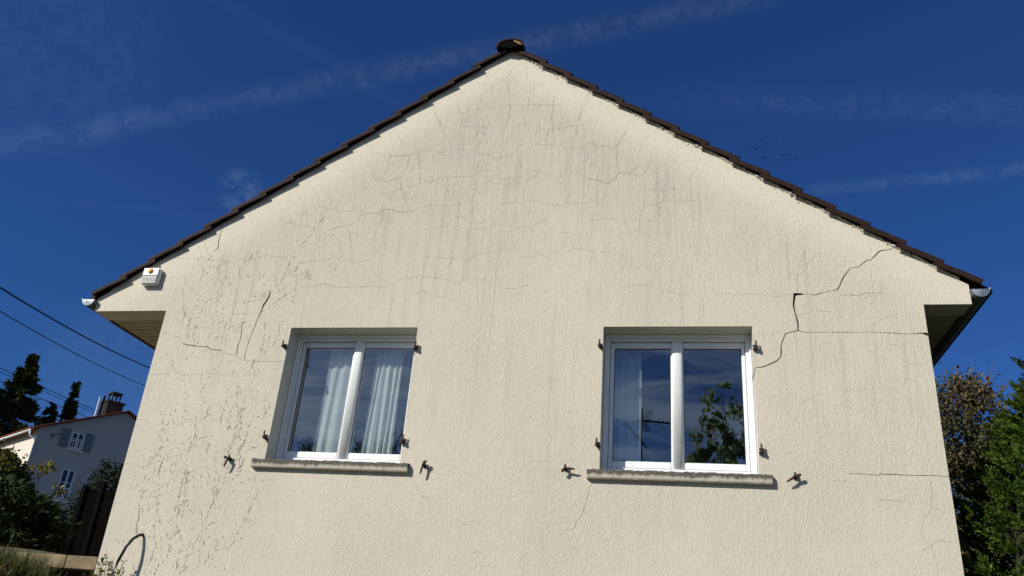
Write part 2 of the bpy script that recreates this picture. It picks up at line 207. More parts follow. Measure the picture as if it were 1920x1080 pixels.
HAIR=[[1.0,[[2.087,4.777],[2.207,4.778],[2.327,4.767],[2.345,4.783],[2.422,4.772],[2.505,4.774],[2.545,4.747]]],[1.0,[[2.541,4.776],[2.598,4.746],[2.645,4.749],[2.696,4.721]]],[1.0,[[2.599,4.773],[2.669,4.765],[2.763,4.778]]],[1.0,[[2.811,4.96],[2.819,5.029],[2.858,5.126],[2.899,5.206]]],[1.0,[[2.811,4.96],[2.798,4.777]]],[1.0,[[2.731,4.992],[2.811,4.96]]],[1.0,[[2.784,4.569],[2.854,4.584],[2.92,4.62],[3.066,4.601]]],[1.0,[[2.523,4.351],[2.589,4.4],[2.636,4.412]]],[1.0,[[3.322,4.409],[3.395,4.477],[3.49,4.541],[3.604,4.576]]],[1.0,[[3.439,5.335],[3.446,5.237],[3.446,5.161]]],[1.0,[[3.142,4.76],[3.301,4.755],[3.359,4.774],[3.527,4.772]]],[1.6,[[-3.365,4.419],[-3.221,4.378],[-3.162,4.369],[-3.117,4.305]]],[1.6,[[-2.671,4.226],[-2.637,4.199],[-2.504,4.173],[-2.401,4.121],[-2.222,4.117],[-1.993,4.118],[-1.967,4.081]]],[1.1,[[-2.309,4.676],[-2.33,4.566],[-2.376,4.404],[-2.388,4.297],[-2.396,4.191],[-2.382,4.13]]],[1.1,[[-3.39,3.98],[-3.259,3.976],[-3.168,3.985]]],[1.1,[[-3.097,3.995],[-3.035,3.969],[-2.954,3.975],[-2.932,3.961],[-2.855,3.983],[-2.711,3.984],[-2.582,3.973],[-2.542,3.956],[-2.471,4.034]]],[1.1,[[-2.95,3.961],[-2.909,3.875]]],[1.1,[[-3.283,5.049],[-3.262,4.951],[-3.25,4.855],[-3.199,4.665],[-3.151,4.571]]],[1.1,[[-2.681,5.164],[-2.661,5.038]]],[1.1,[[-2.681,5.164],[-2.668,5.028]]],[1.1,[[-3.222,5.415],[-3.155,5.283],[-3.068,5.211]]],[1.1,[[-3.174,5.474],[-3.111,5.342],[-3.019,5.25]]],[1.1,[[-3.201,5.274],[-3.148,5.183],[-3.092,5.114]]],[1.1,[[-3.447,5.269],[-3.265,5.255],[-3.105,5.242],[-2.985,5.229],[-2.91,5.238]]],[1.1,[[-2.91,5.238],[-2.823,5.196],[-2.745,5.273],[-2.716,5.312]]],[1.1,[[-2.738,5.244],[-2.58,5.22]]],[1.1,[[-2.878,5.227],[-2.813,5.118],[-2.761,4.982],[-2.696,4.905],[-2.6,4.818]]],[1.1,[[-2.838,4.945],[-2.728,4.962]]],[1.1,[[-2.514,5.264],[-2.402,5.275],[-2.286,5.259],[-2.211,5.261],[-2.153,5.25]]],[1.1,[[-2.026,5.17],[-1.939,5.197],[-1.811,5.204],[-1.705,5.22],[-1.561,5.231]]],[1.1,[[-1.993,4.913],[-1.795,4.92],[-1.688,4.928],[-1.557,4.898],[-1.328,4.904],[-1.188,4.911]]],[1.1,[[-2.124,4.841],[-2.154,4.897]]],[1.1,[[-2.628,4.619],[-2.665,4.735],[-2.648,4.781],[-2.598,4.809]]],[1.1,[[-2.647,4.623],[-2.478,4.613],[-2.372,4.631],[-2.287,4.657]]],[1.1,[[-2.52,4.752],[-2.385,4.769],[-2.294,4.777]]],[1.1,[[-2.49,4.426],[-2.426,4.386],[-2.392,4.315]]],[1.1,[[-2.372,4.881],[-2.342,4.825],[-2.296,4.787]]],[1.1,[[-1.793,5.505],[-1.7,5.502],[-1.62,5.412],[-1.564,5.246]]],[1.1,[[-1.774,5.554],[-1.66,5.59],[-1.552,5.606]]],[1.1,[[-1.552,5.498],[-1.453,5.509]]],[1.1,[[-1.533,5.497],[-1.486,5.379],[-1.485,5.263],[-1.43,5.148],[-1.355,5.184],[-1.286,5.202]]],[1.1,[[-1.916,5.568],[-2.018,5.611],[-2.156,5.636],[-2.2,5.668]]],[1.1,[[-2.313,5.661],[-2.198,5.658]]],[1.1,[[-2.018,5.611],[-2.051,5.734],[-2.081,5.837]]],[1.1,[[-1.555,5.198],[-1.439,5.205]]],[1.0,[[-3.391,3.511],[-3.298,3.507],[-3.234,3.431],[-3.133,3.392],[-3.059,3.416],[-2.984,3.436],[-2.87,3.457]]],[1.0,[[-3.133,3.392],[-3.073,3.324],[-2.967,3.3],[-2.859,3.231],[-2.751,3.233]]],[1.0,[[-3.383,3.085],[-3.28,3.076],[-3.233,3.05],[-3.125,3.089],[-3.051,3.109],[-2.946,3.157],[-2.817,3.187]]],[1.0,[[-3.017,3.022],[-2.889,3.022],[-2.76,3.013],[-2.643,3.043],[-2.501,3.091]]],[1.0,[[-3.093,2.78],[-3.018,2.788],[-2.905,2.8]]],[1.0,[[-3.397,2.713],[-3.308,2.713],[-3.213,2.724]]],[1.0,[[-2.293,3.754],[-2.127,3.71],[-2.03,3.712]]],[1.0,[[-1.861,2.923],[-1.804,2.993]]],[1.0,[[-2.945,3.735],[-2.89,3.68],[-2.93,3.604]]],[1.8,[[1.039,3.051],[1.016,3.001],[1.012,2.967],[0.994,2.917],[0.991,2.864],[0.973,2.82],[0.955,2.771],[0.918,2.731],[0.91,2.683],[0.867,2.662],[0.823,2.651]]],[0.8,[[-0.549,3.037],[-0.491,2.972],[-0.427,2.888],[-0.359,2.86],[-0.342,2.756],[-0.292,2.699],[-0.263,2.67]]],[0.8,[[0.499,3.215],[0.694,3.224]]],[0.8,[[-0.068,3.105],[-0.025,3.101]]],[0.8,[[0.974,2.81],[1.023,2.802]]],[0.8,[[-0.078,2.649],[-0.033,2.656],[0.015,2.692],[0.056,2.702],[0.13,2.678]]],[0.8,[[0.081,2.337],[0.13,2.345],[0.201,2.339]]],[0.8,[[0.07,2.445],[0.151,2.444],[0.179,2.417]]],[0.8,[[-0.124,2.36],[-0.068,2.4],[-0.042,2.449]]],[1.0,[[3.659,3.185],[3.668,3.156],[3.662,3.042],[3.655,2.952],[3.623,2.906],[3.564,2.809],[3.557,2.759],[3.58,2.695],[3.615,2.664],[3.629,2.553],[3.631,2.474]]],[1.0,[[3.615,2.664],[3.637,2.692],[3.676,2.713],[3.731,2.702],[3.812,2.698]]],[1.0,[[3.655,2.949],[3.712,2.943]]],[1.0,[[2.945,3.135],[3.034,3.137],[3.068,3.143]]],[1.0,[[3.283,2.999],[3.369,2.997],[3.463,2.983]]],[1.0,[[3.524,2.617],[3.615,2.664]]],[1.0,[[3.757,2.523],[3.819,2.5]]],[0.8,[[3.618,4.385],[3.615,4.265],[3.628,4.134],[3.603,4.017],[3.562,3.915]]],[0.8,[[3.626,4.114],[3.678,4.125],[3.746,4.122]]],[0.8,[[3.551,4.01],[3.628,3.992],[3.67,3.967]]],[0.8,[[3.102,3.881],[3.241,3.892],[3.311,3.899]]],[0.8,[[3.157,4.759],[3.326,4.753],[3.359,4.777],[3.485,4.775]]],[0.8,[[3.491,4.292],[3.571,4.285]]],[1.0,[[-0.553,7.081],[-0.532,6.988],[-0.49,6.94],[-0.357,6.989],[-0.162,7.001],[0.051,7.025],[0.372,7.007],[0.583,6.995]]],[1.0,[[-0.805,7.046],[-0.77,6.939],[-0.699,6.804],[-0.672,6.7],[-0.603,6.632],[-0.549,6.491]]],[1.0,[[-1.427,6.509],[-1.217,6.452],[-1.017,6.442],[-0.921,6.461],[-0.765,6.523]]],[1.0,[[-0.713,6.45],[-0.501,6.483],[-0.35,6.475],[-0.196,6.409],[-0.1,6.397],[-0.096,6.355],[0.058,6.383],[0.125,6.385],[0.174,6.512],[0.299,6.509],[0.444,6.489],[0.588,6.48],[0.641,6.443],[0.793,6.428],[0.912,6.493],[0.963,6.454],[1.073,6.436],[1.173,6.406],[1.182,6.465],[1.268,6.629]]],[1.0,[[-0.488,6.773],[-0.271,6.764],[-0.142,6.761],[-0.072,6.688],[-0.018,6.68],[0.043,6.858],[0.051,7.025]]],[1.0,[[0.029,6.763],[0.198,6.767],[0.325,6.751],[0.412,6.688],[0.537,6.67],[0.7,6.715],[0.823,6.707]]],[1.0,[[0.163,6.378],[0.202,6.255],[0.257,6.2],[0.319,6.189],[0.393,6.15],[0.445,6.29],[0.46,6.471],[0.464,6.68]]],[1.0,[[-1.371,6.149],[-1.201,6.11],[-1.089,6.168],[-1.027,6.268],[-1.017,6.442]]],[1.0,[[-1.174,5.995],[-1.027,6.029],[-0.925,6.068],[-0.715,6.107],[-0.561,6.148],[-0.297,6.148],[-0.219,6.204],[-0.094,6.21]]],[1.0,[[-0.297,6.148],[-0.248,6.074],[-0.163,6.046],[-0.094,6.09],[-0.087,6.126],[0.04,6.091],[0.223,6.111],[0.287,6.061],[0.383,6.151],[0.458,6.077],[0.527,6.108],[0.637,6.096],[0.683,6.183],[0.715,6.372],[0.764,6.636],[0.779,6.784],[0.871,7.082]]],[1.0,[[0.683,6.183],[0.825,6.118],[0.896,6.068],[1.025,6.027],[1.104,5.989],[1.171,6.055],[1.208,6.111],[1.296,6.095],[1.391,6.183]]],[1.0,[[1.296,6.095],[1.373,6.08],[1.44,6.065],[1.469,6.144],[1.526,6.28]]],[1.0,[[1.183,6.406],[1.186,6.228],[1.204,6.111]]],[1.0,[[1.47,5.916],[1.64,5.882],[1.734,5.905],[1.809,5.884]]],[1.0,[[1.64,5.882],[1.63,5.754],[1.565,5.734],[1.452,5.716]]],[1.0,[[1.63,5.776],[1.918,5.764]]],[1.0,[[0.287,6.061],[0.248,5.9],[0.143,5.812],[0.043,5.797]]],[1.0,[[0.248,5.888],[0.323,5.828],[0.424,5.812],[0.544,5.785],[0.634,5.759],[0.692,5.79],[0.839,5.778],[0.955,5.78],[1.071,5.769]]],[1.0,[[-1.308,5.738],[-1.227,5.771],[-1.122,5.783],[-0.987,5.738],[-0.843,5.768]]],[1.0,[[-1.286,5.59],[-1.195,5.629],[-1.239,5.854]]],[1.0,[[-0.781,5.524],[-0.648,5.543],[-0.497,5.572],[-0.472,5.628],[-0.355,5.693]]],[1.0,[[-0.877,5.863],[-0.791,5.86],[-0.785,5.813],[-0.491,5.802],[-0.368,5.82]]],[1.0,[[-0.351,5.455],[-0.196,5.524],[-0.075,5.525],[0.003,5.556]]],[1.0,[[0.068,5.487],[0.168,5.484],[0.234,5.526],[0.293,5.535],[0.374,5.493],[0.447,5.593],[0.506,5.591]]],[1.0,[[0.923,5.592],[1.019,5.573],[1.037,5.603],[1.133,5.6],[1.285,5.543],[1.416,5.575],[1.537,5.56],[1.583,5.646],[1.63,5.754]]],[1.0,[[0.639,5.458],[0.756,5.444],[0.852,5.426],[1.004,5.452]]],[1.0,[[-0.682,5.23],[-0.465,5.199],[-0.364,5.19],[-0.223,5.187],[-0.129,5.239],[0.045,5.283],[0.241,5.291]]],[1.0,[[-0.454,5.094],[-0.385,5.201],[-0.407,5.312]]],[1.0,[[0.277,5.197],[0.403,5.194],[0.498,5.224],[0.539,5.176],[0.631,5.253],[0.724,5.304]]],[1.0,[[0.782,5.281],[0.877,5.272],[1.029,5.233],[1.141,5.226]]],[1.0,[[-1.182,4.912],[-1.106,4.89],[-0.997,4.914],[-0.904,4.977],[-0.725,5.009],[-0.582,4.993],[-0.439,4.965],[-0.296,4.925]]],[1.0,[[-0.281,4.973],[-0.064,4.963],[0.055,4.94]]],[1.0,[[0.099,4.868],[0.234,4.86],[0.366,4.894]]],[1.0,[[-0.753,4.832],[-0.623,4.836],[-0.559,4.798],[-0.417,4.765]]],[1.0,[[1.349,4.881],[1.511,4.879],[1.583,4.841],[1.689,4.804],[1.864,4.772]]],[1.0,[[-0.561,6.148],[-0.542,5.98],[-0.502,5.907],[-0.382,5.949]]],[1.0,[[-0.349,6.467],[-0.328,6.578],[-0.295,6.677]]],[1.0,[[-0.932,6.462],[-0.88,6.31],[-0.854,6.138]]],[1.0,[[-1.089,6.168],[-1.051,6.05],[-0.992,5.927]]],[1.0,[[1.441,6.054],[1.461,5.894],[1.452,5.716],[1.416,5.586],[1.408,5.414]]],[1.0,[[1.147,5.795],[1.194,5.838],[1.212,5.927]]],[1.0,[[-0.123,4.96],[-0.121,4.844],[-0.087,4.689]]],[1.0,[[0.896,6.068],[0.906,5.918],[0.955,5.78]]],[1.0,[[0.682,5.791],[0.736,5.902]]],[1.0,[[-0.376,5.693],[-0.284,5.599],[-0.18,5.573],[-0.103,5.616]]],[1.0,[[-0.065,5.637],[-0.05,5.705],[0.027,5.747]]],[1.0,[[-2.121,6.181],[-1.974,6.007],[-1.949,5.91],[-1.919,5.848],[-1.826,5.817],[-1.737,5.81],[-1.716,5.901],[-1.698,5.941]]],[1.0,[[-1.737,5.81],[-1.693,5.772],[-1.536,5.786],[-1.548,5.975],[-1.602,6.115],[-1.581,6.211],[-1.616,6.311],[-1.741,6.488]]],[1.0,[[-1.919,5.848],[-1.959,5.795],[-1.988,5.749],[-2.055,5.771],[-2.177,5.749]]],[1.0,[[-2.239,5.744],[-2.21,5.662],[-2.157,5.621],[-2.093,5.645]]],[1.0,[[-1.36,6.159],[-1.285,6.149],[-1.199,6.108],[-1.162,6.15],[-1.066,6.166],[-1.01,6.295],[-1.02,6.435],[-1.198,6.761]]],[1.0,[[-1.693,5.772],[-1.666,5.684],[-1.591,5.602],[-1.538,5.509],[-1.455,5.52]]],[1.0,[[-1.767,5.562],[-1.65,5.591],[-1.591,5.602],[-1.475,5.638]]],[1.0,[[-1.498,5.705],[-1.382,5.741],[-1.224,5.742],[-1.218,5.781],[-1.146,5.785],[-1.07,5.756],[-0.995,5.737],[-0.879,5.762]]],[1.0,[[-1.224,5.742],[-1.197,5.642],[-1.121,5.613],[-1.051,5.624]]],[1.0,[[-1.535,6.636],[-1.425,6.457]]],[1.0,[[-1.315,6.437],[-1.03,6.443],[-0.852,6.496]]],[1.0,[[-1.066,6.166],[-1.034,6.022],[-0.995,5.912],[-0.91,5.909]]],[1.0,[[-0.993,6.633],[-0.927,6.458],[-0.878,6.316],[-0.842,6.081]]],[1.0,[[0.035,7.538],[-0.012,7.435],[-0.044,7.369],[-0.157,7.386],[-0.201,7.179]]],[1.0,[[-0.044,7.369],[-0.011,7.337],[0.03,7.044],[0.03,6.884],[0.004,6.757]]],[1.0,[[0.171,7.542],[0.194,7.388],[0.244,7.272],[0.231,7.015],[0.212,6.758]]],[1.0,[[-0.59,7.223],[-0.532,7.025],[-0.492,6.941],[-0.489,6.846]]],[1.0,[[-0.82,7.135],[-0.794,6.969],[-0.692,6.787]]],[1.0,[[0.859,7.1],[0.805,6.989],[0.773,6.764]]],[1.0,[[0.506,7.097],[0.502,6.953],[0.479,6.727]]],[1.0,[[-0.309,7.551],[-0.262,7.455],[-0.264,7.334]]],[1.0,[[-0.312,7.315],[-0.188,7.313]]],[1.0,[[0.244,7.272],[0.389,7.265]]],[1.0,[[1.284,6.631],[1.209,6.486],[1.166,6.408],[1.18,6.221],[1.205,6.115],[1.292,6.092],[1.325,6.103],[1.401,6.061],[1.433,6.065]]],[1.0,[[0.871,6.499],[0.962,6.487],[0.969,6.446],[1.042,6.449],[1.171,6.408]]],[1.0,[[1.821,6.332],[1.756,6.218],[1.691,6.13],[1.669,6.003]]],[1.0,[[1.433,6.065],[1.541,6.255]]],[1.0,[[1.398,6.342],[1.43,6.46],[1.507,6.55]]],[1.0,[[2.001,6.244],[1.934,6.093],[1.87,5.994]]],[1.0,[[1.205,6.115],[1.098,5.991],[0.998,6.034],[0.887,6.059]]],[1.0,[[1.292,6.092],[1.41,6.209]]],[1.0,[[0.904,6.196],[1.001,6.323]]]]
IVY=[[[-3.13,2.388],[-3.07,2.441],[-3.125,2.724],[-3.133,2.948],[-3.136,3.16]],[[-2.9,2.383],[-2.91,2.614],[-2.987,2.953],[-3.048,3.234],[-3.115,3.544]],[[-2.715,2.327],[-2.696,2.393],[-2.655,2.658],[-2.717,2.997],[-2.763,3.278],[-2.673,3.535],[-2.622,3.647]],[[-2.535,2.145],[-2.465,2.436],[-2.393,2.735],[-2.376,2.973],[-2.339,3.289],[-2.27,3.488],[-2.371,3.669],[-2.4,3.875]],[[-2.75,2.587],[-2.738,2.824],[-2.745,3.066]],[[-2.393,2.735],[-2.351,2.872],[-2.31,3.01],[-2.33,3.254],[-2.315,3.433],[-2.269,3.652]],[[-2.292,2.19],[-2.257,2.414],[-2.269,2.461]],[[-2.133,2.356],[-2.06,2.584],[-1.974,2.852],[-1.949,2.988]],[[-2.521,2.162],[-2.53,2.401],[-2.412,2.52],[-2.337,2.589]],[[-2.804,2.115],[-2.706,2.295],[-2.718,2.473]],[[-3.084,2.423],[-3.09,2.539],[-3.111,2.707]],[[-2.411,3.431],[-2.403,3.558],[-2.41,3.669]],[[-2.298,3.361],[-2.277,3.434],[-2.163,3.526]],[[-2.071,3.546],[-2.027,3.693],[-1.992,3.805]],[[-2.744,3.207],[-2.699,3.333],[-2.553,3.373]],[[-2.733,3.387],[-2.841,3.494],[-2.86,3.605]],[[-2.391,2.153],[-2.4,2.327],[-2.378,2.456]],[[-2.59,2.143],[-2.605,2.3],[-2.612,2.429]],[[-2.9,2.126],[-2.863,2.255],[-2.835,2.386]],[[-2.502,3.483],[-2.495,3.612],[-2.472,3.761]],[[-2.252,2.926],[-2.205,3.048],[-2.223,3.204]],[[-2.17,3.223],[-2.069,3.278],[-2.021,3.315]],[[-3.199,4.665],[-3.098,4.552],[-3.087,4.369]],[[-2.82,4.643],[-2.76,4.514],[-2.738,4.315]],[[-2.681,4.532],[-2.683,4.387],[-2.693,4.279]],[[-2.255,4.512],[-2.242,4.368],[-2.239,4.192],[-2.213,3.917]],[[-2.115,4.28],[-2.091,4.421],[-2.082,4.547]],[[-2.276,4.861],[-2.218,4.935],[-2.159,5.01],[-2.114,5.239],[-2.047,5.374],[-1.961,5.51],[-1.909,5.628],[-1.833,5.726]],[[-2.042,5.161],[-2.004,4.876],[-2.011,4.728]],[[-3.109,4.664],[-3.088,4.515],[-3.124,4.369]],[[-3.244,4.188],[-3.153,4.064],[-3.092,3.977]],[[-2.543,4.734],[-2.449,4.807],[-2.3,4.805]],[[-3.085,5.162],[-3.027,5.32],[-2.969,5.398]],[[-2.939,5.12],[-2.905,5.218]],[[-3.053,4.814],[-2.976,4.738],[-2.9,4.812],[-2.806,4.736]],[[-2.166,5.221],[-2.113,5.143]],[[-2.211,4.73],[-2.117,4.803],[-2.059,4.877]],[[-3.022,4.405],[-2.965,4.261]]]


# ------------------------------------------------------------------ materials
def wall_material():
    m = bpy.data.materials.new('cream_render'); m.use_nodes = True; t = m.node_tree; p = t.nodes['Principled BSDF']
    p.inputs['Roughness'].default_value = .9; p.inputs['Specular IOR Level'].default_value = .15
    o = t.nodes.new('ShaderNodeTexCoord').outputs['Object']
    sx = t.nodes.new('ShaderNodeSeparateXYZ'); t.links.new(o, sx.inputs[0])
    ax = mth(t, 'ABSOLUTE', sx.outputs['X']); z = sx.outputs['Z']
    # distance below the verge
    d = mth(t, 'MULTIPLY', mth(t, 'SUBTRACT', mth(t, 'SUBTRACT', 7.753, mth(t, 'MULTIPLY', ax, .695)), z), .82)
    inner = mapr(t, d, .12, .55)
    base = (.585, .530, .422); warm = (.60, .545, .44); grey = (.32, .30, .252); dk = (.25, .235, .20)
    big = noise(t, o, .9, 4, .55)
    c = mixc(t, mapr(t, big, .35, .65), base, (.545, .505, .400))
    c = mixc(t, mapr(t, noise(t, o, 2.3, 4, .6, .6), .45, .7, 0, .55), c, (.60, .52, .42))
    c = mixc(t, mth(t, 'SUBTRACT', 1.0, inner), c, warm)
    # grime runs, heavier high in the gable
    run = noise(t, o, 1.0, 5, .65, .2, stretch=(7.0, 7.0, .55))
    patchy = noise(t, o, 1.3, 4, .6, .5, stretch=(1.2, 1.2, .8))
    grain = noise(t, o, 1.0, 4, .7, .3, stretch=(52, 52, 6.5))
    zh = mapr(t, z, 4.2, 6.9, .25, 1.0)
    g = mth(t, 'MULTIPLY', mapr(t, run, .30, .70, .25, 1.0), mapr(t, patchy, .30, .62, .15, 1.0))
    g = mth(t, 'MULTIPLY', g, mapr(t, grain, .44, .66, .0, 1.0))
    g = mth(t, 'MULTIPLY', mth(t, 'MULTIPLY', g, zh), inner)
    c = mixc(t, mth(t, 'MULTIPLY', g, .95, clamp=True), c, grey)
    # narrow rain streaks down the whole face
    st = noise(t, o, 1.0, 4, .7, .15, stretch=(13, 13, .45)); st2 = noise(t, o, 1.0, 3, .6, .3, stretch=(1.6, 1.6, .9))
    sk = mth(t, 'MULTIPLY', mapr(t, st, .47, .70), mapr(t, st2, .36, .6))
    c = mixc(t, mth(t, 'MULTIPLY', mth(t, 'MULTIPLY', sk, inner), mapr(t, z, 2.6, 5.6, .10, .60)), c, grey)
    # overall faint weathering up high
    c = mixc(t, mth(t, 'MULTIPLY', mth(t, 'MULTIPLY', zh, inner), .24), c, grey)
    # specks
    sp = noise(t, o, 34, 2, .5, 0); c = mixc(t, mapr(t, sp, .765, .80, 0, .7), c, dk)
    # dirt in the relief
    rel = noise(t, o, 1.0, 3, .55, 1.3, stretch=(68, 68, 22)); rel2 = noise(t, o, 95, 3, .6, .6)
    relm = mapr(t, noise(t, o, .8, 3), .35, .6, .45, 1.0)
    h = mth(t, 'ADD', mapr(t, rel, .38, .62), mth(t, 'MULTIPLY', rel2, .55))
    c = mixc(t, mth(t, 'MULTIPLY', mapr(t, h, .6, .1), .30), c, grey)
    t.links.new(c, p.inputs['Base Color'])
    bn = t.nodes.new('ShaderNodeBump'); bn.inputs['Distance'].default_value = .0020; bn.inputs['Strength'].default_value = .8
    sm = mapr(t, d, .02, .35, .35, 1.0)
    t.links.new(mth(t, 'MULTIPLY', mth(t, 'MULTIPLY', h, relm), sm), bn.inputs['Height'])
    t.links.new(bn.outputs[0], p.inputs['Normal'])
    return m
M = {}
M['wall'] = wall_material()
M['reveal'] = mat('smooth_reveal_render', (.55, .53, .47), .85, var=.08, vscale=5, bump=.001)
M['crack'] = mat('crack_depth', (.045, .036, .028), .95)
def hair_material():
    m = bpy.data.materials.new('hairline_dirt'); m.use_nodes = True; t = m.node_tree; p = t.nodes['Principled BSDF']
    p.inputs['Base Color'].default_value = (.16, .13, .10, 1); p.inputs['Roughness'].default_value = .95
    o = t.nodes.new('ShaderNodeTexCoord').outputs['Object']
    tr = t.nodes.new('ShaderNodeBsdfTransparent'); mx = t.nodes.new('ShaderNodeMixShader')
    t.links.new(mapr(t, noise(t, o, 5, 3, .7), .3, .62, .34, .62), mx.inputs[0])
    t.links.new(tr.outputs[0], mx.inputs[1]); t.links.new(p.outputs[0], mx.inputs[2])
    t.links.new(mx.outputs[0], t.nodes['Material Output'].inputs['Surface']); return m
M['hair'] = hair_material()
M['ivy'] = mat('ivy_sucker_traces', (.15, .115, .085), .95, var=.5, vscale=4)
M['tile'] = mat('brown_roof_tile', (.026, .0125, .0085), .7, spec=.15, var=.45, vscale=14, bump=.002, bscale=70)
M['tile_in'] = mat('tile_shadow_clay', (.07, .035, .02), .8)
M['mortar'] = mat('verge_mortar', (.50, .46, .39), .95, var=.35, vscale=30, bump=.006, bscale=45)
M['pvc'] = mat('white_pvc', (.78, .79, .78), .32, spec=.5, var=.05, vscale=3)
M['gasket'] = mat('black_gasket', (.02, .02, .02), .6)
M['zinc'] = mat('zinc', (.50, .53, .55), .38, metal=.85, var=.35, vscale=9)
M['zinc_shaded'] = mat('shaded_zinc', (.16, .165, .17), .65, metal=.3, var=.35, vscale=7)  # zinc darkened so the shade on the gutter underside sits in the colour
M['wood'] = mat('soffit_board', (.50, .43, .30), .75, var=.35, vscale=5, stretch=(1, 12, 12), bump=.001)
M['fascia'] = mat('fascia_paint', (.10, .05, .03), .7, var=.3)
M['iron'] = mat('rusty_black_iron', (.030, .024, .020), .7, metal=.3, var=.5, vscale=40, col2=(.09, .04, .022))
M['conc'] = None
def sill_material(name, clean=(.40, .365, .29), zt=3.165):
    m = bpy.data.materials.new(name); m.use_nodes = True; t = m.node_tree; p = t.nodes['Principled BSDF']; p.inputs['Roughness'].default_value = .95
    o = t.nodes.new('ShaderNodeTexCoord').outputs['Object']; sx = t.nodes.new('ShaderNodeSeparateXYZ'); t.links.new(o, sx.inputs[0])
    n = noise(t, o, 1, 5, .7, .4, stretch=(26, 26, 7)); n2 = noise(t, o, 9, 4, .6)
    up_ = mapr(t, sx.outputs['Z'], zt-.075, zt-.01, -.10, .34)
    f = mapr(t, mth(t, 'ADD', mth(t, 'ADD', mth(t, 'MULTIPLY', n, .6), mth(t, 'MULTIPLY', n2, .4)), up_), .42, .72)
    c = mixc(t, f, clean, (.085, .075, .06)); c = mixc(t, mapr(t, noise(t, o, 60, 3), .6, .7, 0, .5), c, (.55, .52, .45))
    t.links.new(c, p.inputs['Base Color']); bn = t.nodes.new('ShaderNodeBump'); bn.inputs['Distance'].default_value = .004
    t.links.new(noise(t, o, 60, 4, .7), bn.inputs['Height']); t.links.new(bn.outputs[0], p.inputs['Normal']); return m
M['sill'] = sill_material('weathered_sill')
def glass_material(name='window_glass', gain=4.4, rough=.003):
    m = bpy.data.materials.new(name); m.use_nodes = True; t = m.node_tree; t.nodes.clear()
    ge = t.nodes.new('ShaderNodeNewGeometry'); dp = t.nodes.new('ShaderNodeVectorMath'); dp.operation = 'DOT_PRODUCT'
    t.links.new(ge.outputs['Incoming'], dp.inputs[0]); t.links.new(ge.outputs['Normal'], dp.inputs[1])
    fz = mth(t, 'ADD', mth(t, 'MULTIPLY', mth(t, 'POWER', mth(t, 'SUBTRACT', 1.0, mth(t, 'ABSOLUTE', dp.outputs['Value'])), 5), .96), .042)
    gl = t.nodes.new('ShaderNodeBsdfGlossy'); gl.inputs['Roughness'].default_value = rough; gl.inputs['Color'].default_value = (.95, .97, 1, 1)
    bn = t.nodes.new('ShaderNodeBump'); bn.inputs['Distance'].default_value = .004; bn.inputs['Strength'].default_value = .35
    t.links.new(noise(t, t.nodes.new('ShaderNodeTexCoord').outputs['Object'], 2.2, 1), bn.inputs['Height']); t.links.new(bn.outputs[0], gl.inputs['Normal'])
    tr = t.nodes.new('ShaderNodeBsdfTransparent'); tr.inputs['Color'].default_value = (.80, .86, .85, 1)
    mx = t.nodes.new('ShaderNodeMixShader'); t.links.new(mth(t, 'MULTIPLY', fz, gain, clamp=True), mx.inputs[0])
    t.links.new(tr.outputs[0], mx.inputs[1]); t.links.new(gl.outputs[0], mx.inputs[2])
    o = t.nodes.new('ShaderNodeOutputMaterial'); t.links.new(mx.outputs[0], o.inputs['Surface']); return m
M['glass'] = glass_material()
M['curtain'] = mat('white_net_curtain', (.80, .82, .80), .9, trans=.45)
M['room'] = mat('room_wall', (.30, .29, .27), .9)
M['shell'] = mat('side_render', (.50, .46, .37), .9, var=.1)

# ------------------------------------------------------------------ terrain
def sm(a, b, x):
    t = max(0, min(1, (x-a)/(b-a))); return t*t*(3-2*t)
def ground_z(x, y):
    d = math.hypot(x-1.8, y+6.9)
    left = sm(1.0, -3.4, x)*1.7*sm(-6.0, -2.5, y)            # bank beside the left corner
    bank = sm(-3.3, -3.9, x)*.30*sm(-2.2, -.9, y)
    back = sm(-.2, 1.0, y)*sm(-3.2, -5.0, x)*.35
    hill = sm(6, 70, d)*5.6*sm(6, -20, x)*sm(-6, 8, y)
    far = sm(60, 400, d)*6*sm(6, -20, x)
    return left+bank+back+hill+far
xs = sorted(set(list(np.round(np.arange(-9, 9, .3), 3))+[float(v) for v in (-900, -500, -300, -200, -140, -100, -80, -64, -52, -44, -38, -32, -27, -23, -19, -16, -14, -12, -10.5, 10, 12, 15, 20, 30, 50, 100, 250, 900)]))
ys = sorted(set(list(np.round(np.arange(-9, 9, .3), 3))+[float(v) for v in (-900, -300, -100, -50, -25, -14, 10, 12, 14, 17, 20, 24, 28, 33, 40, 48, 58, 70, 90, 120, 200, 400, 900)]))
V = [(x, y, ground_z(x, y)) for y in ys for x in xs]; nx = len(xs)
F = [(j*nx+i, j*nx+i+1, (j+1)*nx+i+1, (j+1)*nx+i) for j in range(len(ys)-1) for i in range(nx-1)]
gm = mat('ground_soil_and_grass', (.060, .065, .030), .95, col2=(.105, .09, .055), vscale=1.2, bump=.02, bscale=18)
g = link('ground', meshof('ground', V, F, True), None, gm); tag(g, kind='structure')

# ================================================================== THE HOUSE
XL, XR, EL, ER, ZE, ZA, SL = -3.393, 3.812, -4.235, 4.19, 4.661, 7.753, .695
WX = (-1.966, 1.097); WW = 1.3; ZS, ZT = 3.165, 4.466
house = tag(empty('house'), 'cream rendered gable house with cracked wall, two white windows and brown roof tiles', 'house')

